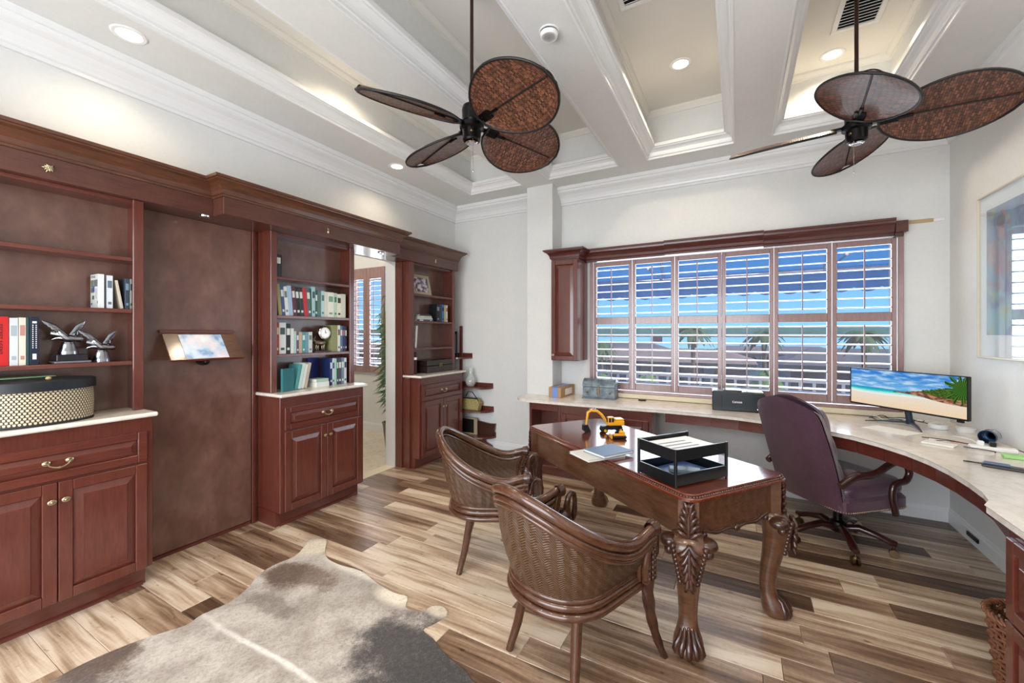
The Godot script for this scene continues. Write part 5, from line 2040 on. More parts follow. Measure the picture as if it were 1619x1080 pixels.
func build_shelf_things() -> void:
	# first bookcase: boxed discs, books, eagles, woven box
	var g := "boxes and books with the eagles"
	var X := -3.335
	var y2 := 1.7045
	var y3 := 1.3825
	var yc := 1.0715
	var t := book("white boxed set with a picture front and upright spine", V(X + .006, y2, .962), .027, .203, .118, C(.83, .84, .85), g)
	var m: MB = MB.new()
	m.quad_uv(Vector3(-.118, 0, .0137), Vector3(-.002, 0, .0137), Vector3(-.002, .203, .0137), Vector3(-.118, .203, .0137))
	var pt := Image.create(96, 160, false, Image.FORMAT_RGB8)
	pt.fill(C(.78, .79, .78))
	var rng := RandomNumberGenerator.new()
	rng.seed = 31
	for r in [[3, 26, 34, 34, C(.35, .42, .30)], [40, 26, 50, 32, C(.38, .40, .42)], [3, 62, 44, 24, C(.36, .37, .38)], [30, 56, 22, 26, C(.10, .25, .60)], [52, 60, 40, 60, C(.80, .82, .82)], [20, 100, 28, 18, C(.30, .36, .36)], [56, 66, 32, 50, C(.70, .72, .73)], [4, 134, 20, 10, C(.3, .4, .6)], [84, 126, 8, 12, C(.15, .15, .18)]]:
		pt.fill_rect(Rect2i(r[0], r[1], r[2], r[3]), r[4])
		for k in 60:
			var c: Color = r[4]
			pt.fill_rect(Rect2i(r[0] + rng.randi() % int(r[2]), r[1] + rng.randi() % int(r[3]), 2, 2), c.lightened(rng.randf() * .5) if rng.randf() < .5 else c.darkened(rng.randf() * .5))
	obj("printed_front", m, uv_mat(ImageTexture.create_from_image(pt), .4), t)
	var o := obj("front_lettering", text("IT'S ALL", .013), M.black, t)
	o.position = Vector3(-.075, .189, .0139)
	book("white boxed set with a plain upright spine, next to the picture box", V(X, y2, 1.002), .028, .20, .118, C(.80, .83, .85), g, 0, 0, false, C(.35, .42, .5))
	book("cream thin box leaning between white boxes", V(X, y2 + .002, 1.060), .012, .175, .118, C(.76, .72, .64), g, 9)
	book("dark boxed set with a blue picture spine against the side panel", V(X, y2, 1.083), .020, .19, .118, C(.22, .26, .32), g, 0, 0, false, C(.45, .55, .65))
	book("dark green and white boxed set touching the side panel", V(X, y2, 1.102), .012, .19, .118, C(.55, .56, .52), g, 0, 0, false, C(.12, .2, .16))
	t = book("red thick hardback at the start of the eagle shelf", V(X, y3, .585), .047, .258, .13, C(.74, .10, .10), g)
	o = obj("spine_lettering", text("SECRET AGENT", .017), mat(C(.25, .03, .03), .5), t)
	o.transform = Transform3D(Basis(Vector3(0, -1, 0), Vector3(0, 0, -1), Vector3(1, 0, 0)), Vector3(.0005, .14, .006))
	book("white hardback with a grey sketch beside the red hardback", V(X, y3, .626), .030, .252, .13, C(.78, .80, .81), g, 0, 0, false, C(.6, .65, .68))
	book("pale hardback with a pink spine panel", V(X, y3, .6555), .025, .255, .13, C(.80, .79, .74), g, 0, 0, false, C(.70, .50, .46))
	book("slim teal hardback beside the navy picture book", V(X, y3, .675), .009, .258, .13, C(.10, .26, .27), g)
	t = book("navy hardback with rows of white pictures on its spine", V(X, y3, .698), .032, .258, .13, C(.05, .10, .19), g)
	m = MB.new()
	for k in 12:
		for e in [-.006, .006]: m.box(Vector3(-.001, .09 + k * .011, e - .002), Vector3(.0006, .096 + k * .011, e + .002))
	m.box(Vector3(-.001, .03, -.007), Vector3(.0006, .06, .007))
	m.box(Vector3(-.001, .225, -.008), Vector3(.0006, .236, .008))
	var sp := obj("spine_print", m, M.white, t)
	sp.set_meta("kind", "stuff")
	t = thing("display_base", "black and grey display block under the taller silver eagle", "display base", V(-3.395, y3, .845))
	m = MB.new()
	m.box(Vector3(-.055, 0, -.078), Vector3(.06, .012, .072), .003)
	obj("plinth", m, mat(C(.45, .42, .45), .35), t)
	m = MB.new()
	m.box(Vector3(-.05, .012, -.066), Vector3(.05, .05, .062), .003)
	obj("block", m, mat(C(.10, .10, .13), .25), t)
	eagle("taller silver eagle with raised wings on the black display block", V(-3.395, y3 + .0505, .84), .82, 80)
	eagle("smaller silver eagle with raised wings standing on the bare shelf", V(-3.40, y3, .985), .80, 80)
	# woven oval box
	t = thing("woven_box", "large oval black and cream woven box with a dark lid on the stone top", "woven box", V(-3.305, yc, .69))
	var wi := Image.create(64, 64, false, Image.FORMAT_RGB8)
	for y in 64:
		for x in 64:
			var cy := y / 8
			var fx := fmod(x + (cy % 2) * 8.0, 16.0) / 16.0
			var fy := fmod(y, 8.0) / 8.0
			var q := Vector2((fx - .5) / .36, (fy - .5) / .55).length()
			wi.set_pixel(x, y, C(.80, .74, .62) if q < .85 else (C(.60, .54, .43) if q < 1.05 else C(.05, .055, .06)))
	var wv := uv_mat(ImageTexture.create_from_image(wi), .6)
	wv.uv1_scale = Vector3(20, 2.4, 1)
	m = MB.new()
	m.lathe([[.150, .012], [.152, .10], [.150, .180]], Vector3.ZERO, 48, true, 1.0, 1.52)
	obj("woven_wall", m, wv, t)
	var lid := mat(C(.045, .075, .10), .5)
	m = MB.new()
	m.lathe([[.0, 0], [.150, 0], [.153, .005], [.150, .012]], Vector3.ZERO, 48, false, 1.0, 1.52)
	obj("base_band", m, lid, t)
	m = MB.new()
	m.lathe([[.150, .178], [.158, .180], [.158, .228], [.150, .234], [.08, .240], [0, .241]], Vector3.ZERO, 48, false, 1.0, 1.52)
	obj("lid", m, lid, t)
	m = MB.new()
	m.ball(Vector3(.10, .243, -.03), Vector3(.012, .009, .012), 10, 6)
	obj("bead", m, mat(C(.7, .6, .4), .5), t)
	m = MB.new()
	m.box(Vector3(-.05, 0, -.16), Vector3(.05, .006, .16), .002)
	o = solid("green_folder", "pale green folder lying on the lid of the woven box", "folder", m, mat(C(.42, .55, .42), .7), V(-3.345, yc + .2425, .61), 8)
	# second bookcase
	g = "books on the packed shelves"
	t = thing("ring_binder", "black ring binder with white labels on the top shelf", "binder", V(-3.345, 2.0255, 2.05))
	m = MB.new()
	m.box(Vector3(-.12, 0, -.030), Vector3(0, .185, -.026), .001)
	m.box(Vector3(-.12, 0, .026), Vector3(0, .185, .030), .001)
	m.box(Vector3(-.004, 0, -.030), Vector3(.002, .185, .030), .002)
	obj("cover", m, M.black, t)
	m = MB.new()
	m.box(Vector3(.002, .11, -.016), Vector3(.003, .16, .016))
	obj("label", m, M.paper, t)
	m = MB.new()
	m.box(Vector3(-.10, .01, -.025), Vector3(-.006, .175, .025))
	obj("pages", m, M.paper, t)
	var E := [2.046, 2.076, 2.106, 2.138, 2.175, 2.208, 2.243, 2.278, 2.313, 2.350, 2.382, 2.405, 2.442, 2.478, 2.511, 2.577, 2.612, 2.660, 2.71]
	var W := C(.80, .82, .80)
	var S := [["olive yellow", C(.60, .58, .36), .262, 5], ["blue", C(.20, .30, .50), .255, 5, W], ["white", W, .245, 5, C(.4, .45, .45)], ["pale blue", C(.58, .70, .80), .255, 5], ["maroon", C(.35, .12, .16), .253, 5, W], ["black", C(.08, .09, .10), .25, 5, W], ["charcoal", C(.14, .17, .17), .25, 5, W], ["red", C(.72, .13, .17), .25, 5], ["grey-green", C(.24, .36, .36), .252, 5, W], ["tall mint", C(.60, .74, .72), .268, 0, C(.2, .3, .35)], ["slim teal", C(.16, .33, .34), .235, 0, W], ["sage green", C(.33, .44, .40), .24, 0], ["aqua white", C(.66, .78, .78), .24, 0, C(.3, .45, .45)], ["cream", C(.82, .80, .74), .235, 0], ["broad white", C(.86, .86, .82), .235, 0, C(.45, .62, .52)], ["pale green", C(.70, .78, .70), .232, 0, C(.25, .45, .4)], ["ivory", C(.86, .84, .77), .225, 0, C(.2, .22, .22)], ["off-white", C(.80, .80, .74), .23, 0]]
	row_of_books(E, 1.7045, X, S, "on the upper packed shelf counted from the reading stand side", g)
	E = [2.022, 2.050, 2.110, 2.150, 2.180, 2.203, 2.226, 2.256, 2.286, 2.316, 2.354]
	S = [["red and cream", C(.70, .20, .18), .262, 0, C(.85, .82, .6)], ["white wrapped", C(.80, .82, .82), .262, 0, C(.2, .3, .3)], ["black lettered", C(.10, .13, .13), .255, 0, W], ["slim white", W, .215, 0], ["slim mint", C(.62, .74, .70), .19, 0], ["slim violet", C(.38, .25, .38), .185, 0, W], ["beige", C(.70, .62, .54), .185, 0], ["turquoise", C(.24, .55, .55), .185, 0, W], ["slim blue-grey", C(.42, .55, .62), .185, 0], ["pale grey", C(.74, .76, .74), .185, 0, C(.4, .45, .45)]]
	row_of_books(E, y3, X, S, "on the clock shelf counted from the reading stand side", g)
	E = [2.555, 2.618, 2.648, 2.674, 2.70, 2.725]
	S = [["large olive", C(.52, .53, .36), .25, 0], ["white", C(.84, .83, .78), .25, 0, C(.5, .3, .3)], ["blue grey", C(.32, .45, .58), .245, 0, W], ["navy", C(.14, .20, .36), .245, 0, C(.7, .4, .45)], ["dark slate", C(.18, .22, .30), .24, 0, W]]
	row_of_books(E, y3, X, S, "beyond the clock on the clock shelf", g)
	# clock with a silver bull
	t = thing("mantel_clock", "round chrome clock carried by a small sculpted animal on a dark base", "clock", V(-3.37, y3, 2.458))
	m = MB.new()
	m.box(Vector3(-.045, 0, -.08), Vector3(.04, .012, .08), .004)
	obj("base", m, mat(C(.25, .22, .22), .3), t)
	m = MB.new()
	m.xf = Transform3D(Basis(Vector3(0, 0, 1), -PI / 2), Vector3(-.01, .178, -.03))
	m.lathe([[.0, 0], [.056, 0], [.062, .012], [.062, .035], [.055, .042], [.05, .040]], Vector3.ZERO, 28)
	obj("case", m, M.chrome, t)
	m = MB.new()
	m.xf = Transform3D(Basis(Vector3(0, 0, 1), -PI / 2), Vector3(-.01, .178, -.03))
	m.lathe([[.0, .0385], [.051, .0385]], Vector3.ZERO, 28)
	var dial := obj("dial", m, mat(C(.88, .88, .86), .3), t)
	m = MB.new()
	m.box(Vector3(.0295, .176, -.032), Vector3(.0305, .205, -.028))
	m.box(Vector3(.0295, .176, -.047), Vector3(.0305, .180, -.028))
	var hands := obj("hands", m, M.black, dial)
	hands.set_meta("kind", "stuff")
	m = MB.new()
	m.tube([Vector3(0, .095, .06), Vector3(0, .085, .035), Vector3(0, .082, 0), Vector3(0, .09, -.045)], [.018, .026, .028, .018], 10)
	for z in [.04, .02, -.02, -.04]: m.tube([Vector3(0, .08, z), Vector3(.004, .04, z + .006), Vector3(0, .012, z)], [.011, .007, .006], 7)
	m.tube([Vector3(0, .10, .055), Vector3(0, .115, .072), Vector3(0, .10, .084)], [.012, .013, .008], 8)
	for e in [-1, 1]: m.tube([Vector3(e * .01, .12, .078), Vector3(e * .03, .135, .07), Vector3(e * .035, .155, .075)], [.004, .003, .001], 6)
	obj("animal", m, mat(C(.55, .5, .42), .3, 1.0), t)
	# books on its stone top
	g = "books on the stone top by the doorway"
	var lean := [["teal spiral", C(.12, .42, .45), .195, .115, 2.085, 14, 30], ["slim teal", C(.28, .55, .55), .215, .028, 2.182, 15, 10], ["mint white", C(.72, .80, .77), .225, .026, 2.213, 15, 8], ["white", C(.80, .82, .80), .215, .024, 2.241, 13, 6], ["cream and brown", C(.70, .64, .58), .225, .026, 2.269, 13, 6]]
	for s in lean:
		if s[3] > .1:
			t = book("teal spiral notebook facing out, leaning on the stone top by the doorway", V(-3.27, yc, 2.032), .022, .19, .13, s[1], g, 0, -72)
		else:
			book("%s book leaning to one side on the stone top by the doorway" % s[0], V(-3.31, yc + .004, s[4]), s[3], s[2], .14, s[1], g, -12)
	book("white thick book lying flat at the bottom of the small pile by the blue book", V(-3.28, yc, 2.42), .045, .13, .15, C(.84, .86, .83), g, 0, 0, true)
	book("pale green book lying on the white one by the blue book", V(-3.285, yc + .0455, 2.42), .028, .125, .15, C(.62, .74, .68), g, 0, 0, true)
	book("large royal blue book standing behind the flat pile", V(-3.452, yc, 2.38), .03, .255, .12, C(.05, .10, .38), g, 0, -84)
	E = [2.520, 2.545, 2.570, 2.592, 2.613, 2.645, 2.675, 2.705]
	S = [["navy lettered", C(.10, .16, .34), .252, 0, W], ["white and blue", C(.74, .80, .82), .25, 0, C(.15, .25, .5)], ["mint", C(.62, .76, .70), .248, 0], ["dark green", C(.10, .28, .22), .248, 0, C(.7, .8, .7)], ["purple lettered", C(.30, .22, .34), .25, 0, W], ["slate and white", C(.40, .48, .55), .252, 0, W], ["white navy", C(.78, .80, .80), .248, 0, C(.12, .2, .4)]]
	row_of_books(E, yc, X + .02, S, "upright on the stone top next to the doorway", g)
	# third bookcase
	g = "books in the narrow bookcase"
	t = thing("photo_frame", "cream picture frame with a group photograph leaning on the top shelf", "picture frame", V(-3.40, 2.0255, 3.86), 0)
	m = MB.new()
	var tilt := Basis(Vector3(0, 0, 1), .22)
	var F := Transform3D(tilt * Basis(Vector3(0, 0, -1), Vector3.UP, Vector3(1, 0, 0)), Vector3(.03, .003, 0))
	m.xf = F
	var fw := .165
	var fh := .25
	for r in [[-fw, -fw + .035, 0, fh], [fw - .035, fw, 0, fh], [-fw + .035, fw - .035, 0, .035], [-fw + .035, fw - .035, fh - .035, fh]]:
		m.box(A(r[0], r[2], -.006), A(r[1], r[3], .008), .003)
	obj("frame", m, mat(C(.66, .62, .52), .5), t)
	m = MB.new()
	m.xf = F
	m.quad_uv(A(-fw + .035, .035, .001), A(fw - .035, .035, .001), A(fw - .035, fh - .035, .001), A(-fw + .035, fh - .035, .001))
	obj("photograph", m, uv_mat(blot_tex(8, [C(.85, .82, .82), C(.75, .68, .70), C(.35, .32, .42), C(.16, .16, .26)], 64, 48, .05), .3), t)
	var stack := [["slate blue", C(.24, .32, .38), .022, .15], ["white and red", C(.80, .80, .78), .020, .16], ["pale", C(.74, .75, .70), .022, .15], ["dark green", C(.20, .22, .20), .02, .13]]
	var y := 1.7045
	for i in 4:
		var s: Array = stack[i]
		book("%s book lying %s in the pile under the framed photograph's shelf" % [s[0], ["lowest", "second", "third", "topmost"][i]], V(-3.335 - .006 * i, y, 3.87 + .008 * i), s[2], .30 - .03 * i, s[3] - .02, s[1], g, 0, 0, true, W if i % 2 == 0 else null)
		y += s[2] + .0006
	E = [4.085, 4.145, 4.19, 4.235, 4.275, 4.31]
	S = [["black photo", C(.06, .07, .09), .225, 0, C(.5, .52, .58)], ["slate", C(.16, .22, .27), .22, 0], ["bright blue", C(.20, .42, .68), .225, 0, C(.08, .12, .2)], ["yellow", C(.70, .66, .36), .22, 0], ["white", C(.82, .82, .80), .22, 0, C(.6, .25, .2)]]
	row_of_books(E, 1.7045, X, S, "standing beside the flat pile in the narrow bookcase", g)
	book("white book leaning alone on the lower shelf of the narrow bookcase", V(X, 1.3845, 3.70), .028, .265, .13, C(.86, .86, .84), g, -5)
	m = MB.new()
	m.lathe([[.0, 0], [.033, 0], [.033, .245], [.030, .25], [.030, .255], [.026, .262], [0, .263]], Vector3.ZERO, 18)
	t = solid("bottle_tube", "dark red metal bottle tube with a silver band on the stone top", "bottle", m, mat(C(.24, .07, .08), .25, .3), V(-3.36, yc, 3.70))
	m = MB.new()
	m.lathe([[.0335, .17], [.0345, .172], [.0345, .20], [.0335, .202]], Vector3.ZERO, 18)
	obj("band", m, M.chrome, t)
	t = thing("wooden_chest", "dark brown wooden keepsake chest on the stone top of the narrow bookcase", "chest", V(-3.36, yc, 4.09))
	var cw := mat(C(.15, .095, .08), .4, 0, .2)
	m = MB.new()
	m.box(Vector3(-.085, 0, -.25), Vector3(.085, .085, .25), .004)
	obj("body", m, cw, t)
	m = MB.new()
	m.box(Vector3(-.087, .088, -.253), Vector3(.087, .15, .253), .006)
	obj("lid", m, cw, t)
	m = MB.new()
	m.box(Vector3(.085, .06, -.03), Vector3(.092, .115, .03), .003)
	m.ball(Vector3(.092, .075, 0), Vector3(.006, .012, .012), 8, 6)
	obj("clasp", m, M.brass_dark, t)
	# corner shelves
	t = thing("glass_vase", "clear glass bottle vase filled with shells on the corner shelf", "vase", V(-3.15, .8395, 4.57))
	m = MB.new()
	m.lathe([[.03, 0], [.05, .01], [.072, .05], [.074, .085], [.055, .13], [.028, .16], [.024, .21], [.03, .25], [.028, .25], [.021, .21], [.025, .162], [.052, .128], [.070, .085], [.068, .05], [.047, .014], [0, .012]], Vector3.ZERO, 24, true)
	var gl := mat(Color(.9, .95, .95, .22), .03)
	gl.transparency = BaseMaterial3D.TRANSPARENCY_ALPHA
	obj("glass", m, gl, t)
	m = MB.new()
	rng.seed = 3
	var shells: MB = MB.new()
	for k in 60:
		var a := rng.randf() * TAU
		var r := sqrt(rng.randf()) * .055
		shells.ball(Vector3(cos(a) * r, .022 + rng.randf() * .085, sin(a) * r), Vector3(.012, .008, .010), 7, 5)
	var so := obj("shells", shells, uv_mat(blot_tex(5, [C(.85, .78, .7), C(.75, .4, .3), C(.9, .88, .85)], 32, 32, .1), .5), t)
	so.set_meta("kind", "stuff")
	t = thing("woven_handbag", "small woven straw handbag with a dark strap on the corner shelf", "handbag", V(-3.14, .5295, 4.575))
	m = MB.new()
	var hb := PackedVector2Array([Vector2(-.13, 0), Vector2(.12, 0), Vector2(.15, -.10), Vector2(.10, -.155), Vector2(-.11, -.155), Vector2(-.14, -.09)])
	m.prism(hb, -.045, .045, Transform3D(Basis(Vector3(1, 0, 0), Vector3(0, 0, 1), Vector3(0, -1, 0)), Vector3.ZERO), .012)
	obj("body", m, tri_mat(blot_tex(6, [C(.45, .40, .25), C(.62, .56, .36), C(.75, .68, .46)], 64, 64, .12), Vector3(9, 9, 9), .7), t)
	m = MB.new()
	m.tube([Vector3(.14, .10, .02), Vector3(.10, .16, .02), Vector3(.02, .24, .01), Vector3(-.05, .245, .0), Vector3(-.10, .17, .0)], .008, 7, false, true, .6)
	m.tube([Vector3(-.11, .157, .03), Vector3(.10, .157, .03)], .009, 7)
	obj("strap", m, mat(C(.10, .11, .10), .6), t)
	t = thing("small_frame", "cream picture frame with a dark print on the lowest corner shelf", "picture frame", V(-3.18, .1895, 4.61), 0)
	m = MB.new()
	m.box(Vector3(-.14, 0, -.01), Vector3(.11, .225, .008), .004)
	obj("frame", m, mat(C(.62, .56, .44), .6), t)
	m = MB.new()
	m.box(Vector3(-.135, .02, .008), Vector3(.06, .205, .0095))
	obj("print", m, mat(C(.08, .07, .07), .4), t)
	m = MB.new()
	m.prism(PackedVector2Array([Vector2(-.13, 0), Vector2(.16, .0), Vector2(.19, -.17), Vector2(.10, -.165), Vector2(-.13, -.19)]), -.012, .012, Transform3D(Basis(Vector3(1, 0, 0), Vector3(0, 0, 1), Vector3(0, -1, 0)), Vector3.ZERO), .003)
	solid("dark_tray", "dark carved wooden tray leaning on the lowest corner shelf", "tray", m, M.carve, V(-3.0, .1895, 4.655))
	t = thing("easel_frame", "dark narrow frame standing on the topmost corner shelf", "picture frame", V(-3.36, 1.2355, 4.55))
	m = MB.new()
	m.box(Vector3(-.10, 0, -.008), Vector3(.0, .35, .006), .003)
	obj("frame", m, mat(C(.08, .07, .07), .4), t)
	m = MB.new()
	m.box(Vector3(-.085, .05, .006), Vector3(-.015, .31, .0075))
	obj("print", m, mat(C(.5, .55, .6), .3), t)
# ---- on the window counter
func build_counter_things() -> void:
	var Y := .8325
	var card := mat(C(.68, .54, .38), .8)
	var t := thing("cardboard_box", "cardboard parcel with blue and white tape on the counter below the wall cabinet", "box", V(-1.795, Y, 4.47), -2)
	var m: MB = MB.new()
	m.box(Vector3(-.075, 0, -.20), Vector3(.075, .115, .20), .003)
	obj("carton", m, card, t)
	m = MB.new()
	m.box(Vector3(-.032, .0, .2005), Vector3(.036, .114, .2015))
	m.box(Vector3(-.032, .1151, -.19), Vector3(.036, .116, .2015))
	obj("tape", m, mat(C(.45, .56, .80), .3), t)
	m = MB.new()
	m.box(Vector3(.0755, .02, -.12), Vector3(.0765, .09, .08))
	obj("shipping_label", m, M.paper, t)
	# domed metal chest
	t = thing("domed_chest", "grey metal domed chest with brass latch on the counter beside the window", "chest", V(-1.345, Y, 4.50), 3)
	var tin := tri_mat(blot_tex(12, [C(.28, .34, .37), C(.40, .46, .50), C(.50, .55, .58)], 64, 64, .06), Vector3(3, 3, 3), .4)
	m = MB.new()
	m.box(Vector3(-.185, .0, -.10), Vector3(.185, .012, .10), .003)
	m.box(Vector3(-.178, .012, -.092), Vector3(.178, .13, .092), .004)
	obj("body", m, tin, t)
	m = MB.new()
	var pr := PackedVector2Array()
	for k in 15:
		var g := PI * k / 14
		pr.append(Vector2(cos(g) * .095, .133 + sin(g) * .085))
	m.prism(pr, -.181, .181, Transform3D(Basis(Vector3(0, 0, 1), Vector3(1, 0, 0), Vector3(0, 1, 0)), Vector3.ZERO), .004)
	obj("domed_lid", m, tin, t)
	m = MB.new()
	m.box(Vector3(-.012, .055, .092), Vector3(.012, .15, .099), .003)
	m.box(Vector3(-.018, .05, .092), Vector3(.018, .08, .097), .003)
	obj("latch", m, M.brass_dark, t)
	for x in [-.125, .125]:
		m = MB.new()
		m.ball(Vector3(x, .07, .093), Vector3(.013, .013, .008), 10, 6)
		obj("stud", m, M.brass_dark, t)
	m = MB.new()
	m.lathe([[0, 0], [.04, 0], [.042, .008], [.03, .012], [0, .013]], Vector3.ZERO, 18)
	solid("cord_grommet", "small dark round cord cover on the counter below the window", "cord cover", m, M.black, V(-.90, Y, 4.55))
	# printer
	var pb := mat(C(.06, .105, .125), .35)
	t = thing("printer", "dark teal-black inkjet printer on the counter below the window", "printer", V(.0, Y, 4.42), 4)
	m = MB.new()
	var pp := rounded_rect(.215, .1, .02, 4)
	m.prism(PackedVector2Array([Vector2(-.215, -.01), Vector2(-.21, 0), Vector2(.205, 0), Vector2(.215, -.012), Vector2(.215, -.16), Vector2(.20, -.178), Vector2(-.205, -.185), Vector2(-.215, -.175)]), -.10, .10, Transform3D(Basis(Vector3(1, 0, 0), Vector3(0, 0, 1), Vector3(0, -1, 0)), Vector3.ZERO), .006)
	obj("housing", m, pb, t)
	m = MB.new()
	m.box(Vector3(-.135, .008, .1005), Vector3(.21, .15, .106), .002)
	obj("front_panel", m, pb, t)
	m = MB.new()
	m.box(Vector3(-.12, .179, -.09), Vector3(.03, .194, .085), .004)
	m.box(Vector3(.04, .175, -.09), Vector3(.205, .184, .085), .004)
	obj("top_cover", m, mat(C(.12, .16, .18), .25), t)
	m = MB.new()
	m.ball(Vector3(.155, .03, .106), Vector3(.008, .008, .003), 10, 6)
	obj("button", m, M.chrome, t)
	var o := obj("lettering", text("Canon", .020), M.white, t)
	o.position = Vector3(-.01, .088, .1065)
	# ultrawide monitor with a beach on screen
	var L := Vector2(.866, 4.58)
	var R := Vector2(1.38, 3.95)
	var c := (L + R) / 2
	var w := L.distance_to(R)
	var turn := rad_to_deg(atan2(R.y - L.y, R.x - L.x))
	t = thing("monitor", "ultrawide computer monitor showing a tropical beach on the counter", "monitor", V(c.x, Y, c.y), turn)
	var y0 := .118
	var y1 := .425
	m = MB.new()
	m.box(Vector3(-w / 2, y0, -.03), Vector3(w / 2, y1, -.004), .004)
	obj("case", m, M.black, t)
	m = MB.new()
	m.box(Vector3(-w / 2, y0, -.004), Vector3(-w / 2 + .008, y1, .002), .001)
	m.box(Vector3(w / 2 - .008, y0, -.004), Vector3(w / 2, y1, .002), .001)
	m.box(Vector3(-w / 2 + .008, y0, -.004), Vector3(w / 2 - .008, y0 + .012, .002), .001)
	m.box(Vector3(-w / 2 + .008, y1 - .006, -.004), Vector3(w / 2 - .008, y1, .002), .001)
	obj("bezel", m, M.black, t)
	m = MB.new()
	m.quad_uv(Vector3(-w / 2 + .008, y0 + .012, -.002), Vector3(w / 2 - .008, y0 + .012, -.002), Vector3(w / 2 - .008, y1 - .006, -.002), Vector3(-w / 2 + .008, y1 - .006, -.002))
	var sm := mat(C(.02, .02, .02), .25)
	sm.emission_enabled = true
	sm.emission = Color.BLACK
	sm.emission_operator = BaseMaterial3D.EMISSION_OP_ADD
	sm.emission_texture = beach()
	sm.emission_energy_multiplier = 0.95
	obj("screen", m, sm, t)
	m = MB.new()
	m.tube([Vector3(0, .20, -.04), Vector3(0, .04, -.075), Vector3(0, .02, -.08)], [.022, .022, .03], 10)
	obj("stand_neck", m, mat(C(.10, .16, .22), .35), t)
	for s in [-1, 1]:
		m = MB.new()
		m.tube([Vector3(0, .026, -.08), Vector3(s * .10, .02, .0), Vector3(s * .20, .006, .10)], [.016, .013, .006], 8, false, true, .6)
		obj("stand_foot", m, mat(C(.10, .16, .22), .35), t)
	m = MB.new()
	m.box(Vector3(w / 2 - .07, y0 - .018, -.02), Vector3(w / 2 - .03, y0, -.005), .003)
	obj("sensor", m, M.black, t)
	# cables behind the monitor
	var rng := RandomNumberGenerator.new()
	rng.seed = 12
	for k in 3:
		m = MB.new()
		var p := []
		for i in 14:
			var f := i / 13.0
			p.append(V(lerpf(.98, 1.30, f) + .02 * sin(f * 9 + k * 2), Y + .005 + .028 * absf(sin(f * 7 + k)), lerpf(4.52, 4.46, f) - .06 * k + .015 * sin(f * 6 + k * 1.7)))
		m.tube(p, .0035, 6)
		tag(obj("cable", m, [M.black, M.white, M.black][k]), ["black cable looped behind the monitor stand", "white cable looped behind the monitor stand", "black cable lying closest to the monitor foot"][k], "cable", "cables by the monitor")
	# things at the picture wall end
	m = MB.new()
	m.lathe([[0, 0], [.05, 0], [.056, .006], [.056, .03], [.05, .036], [0, .037]], Vector3.ZERO, 20)
	solid("white_puck", "round white charger under the monitor", "charger", m, M.white, V(1.33, Y, 4.27))
	m = MB.new()
	m.lathe([[0, 0], [.048, 0], [.052, .03], [.049, .03], [.045, .005], [0, .004]], Vector3.ZERO, 20)
	solid("white_dish", "round white dish between the monitor and the picture wall", "dish", m, M.white, V(1.46, Y, 4.22))
	t = thing("metal_cup", "blue-grey metal cup lying on its side against the picture wall", "cup", V(1.455, Y + .044, 3.88), 0)
	m = MB.new()
	m.xf = Transform3D(Basis(Vector3(0, 1, 0), deg_to_rad(-35)) * Basis(Vector3(1, 0, 0), PI / 2), Vector3.ZERO)
	m.lathe([[0, -.05], [.038, -.05], [.041, -.045], [.043, .05], [.040, .052], [.037, .045], [.035, -.04], [0, -.042]], Vector3.ZERO, 22)
	obj("body", m, mat(C(.22, .32, .42), .25, .7), t)
	m = MB.new()
	m.xf = Transform3D(Basis(Vector3(0, 1, 0), deg_to_rad(-35)) * Basis(Vector3(1, 0, 0), PI / 2), Vector3.ZERO)
	for y in [-.02, .0, .02]: m.lathe([[.0415, y - .004], [.0445, y], [.0415, y + .004]], Vector3.ZERO, 22)
	var rings := obj("rings", m, M.chrome, t)
	rings.set_meta("kind", "stuff")
	t = thing("power_strip", "white power strip with plugs on the counter by the picture wall", "power strip", V(1.37, Y, 3.62), -8)
	m = MB.new()
	m.box(Vector3(-.10, 0, -.028), Vector3(.10, .026, .028), .006)
	obj("body", m, M.white, t)
	for x in [-.05, .0]:
		m = MB.new()
		m.box(Vector3(x - .014, .026, -.014), Vector3(x + .014, .055, .014), .004)
		obj("plug", m, [M.black, M.white][int(x < -.01)], t)
	for k in 5:
		m = MB.new()
		var p := []
		var a: Array = [[1.12, 3.86], [1.14, 3.80], [1.25, 3.66], [1.33, 4.0], [1.44, 3.74]][k]
		var b: Array = [[1.34, 3.70], [1.33, 3.66], [1.36, 3.56], [1.35, 3.68], [1.51, 3.45]][k]
		for i in 14:
			var f := i / 13.0
			p.append(V(lerpf(a[0], b[0], f) + .018 * sin(f * 7 + k * 1.3), Y + .0032 + .012 * absf(sin(f * PI)), lerpf(a[1], b[1], f) - (.05 * sin(f * PI) if k == 2 else .02 * sin(f * 5 + k))))
		m.tube(p, .0028, 6)
		tag(obj("cable", m, [M.black, mat(C(.45, .15, .2), .5), M.black, M.white, M.black][k]), ["black cable running from the power strip toward the monitor", "dark red cable beside the power strip", "black cable curled in front of the power strip", "white cable behind the power strip", "black cable running from the power strip to the wall"][k], "cable", "cables by the power strip")
	m = MB.new()
	m.box(Vector3(-.075, 0, -.05), Vector3(.075, .012, .05), .003)
	solid("envelope_stack", "small stack of white envelopes near the curved counter edge", "envelope", m, M.paper, V(1.145, Y, 3.66), -30)
	m = MB.new()
	m.box(Vector3(-.05, 0, -.035), Vector3(.05, .006, .035), .002)
	solid("note_card", "white note card behind the envelopes", "card", m, M.white, V(1.19, Y, 3.80), -20)
	m = MB.new()
	m.box(Vector3(-.14, 0, -.10), Vector3(.14, .0015, .10))
	solid("paper_sheet", "sheet of white paper lying before the monitor", "paper", m, M.paper, V(1.0, Y, 4.03), -42)
	m = MB.new()
	m.box(Vector3(-.05, 0, -.03), Vector3(.05, .02, .03), .004)
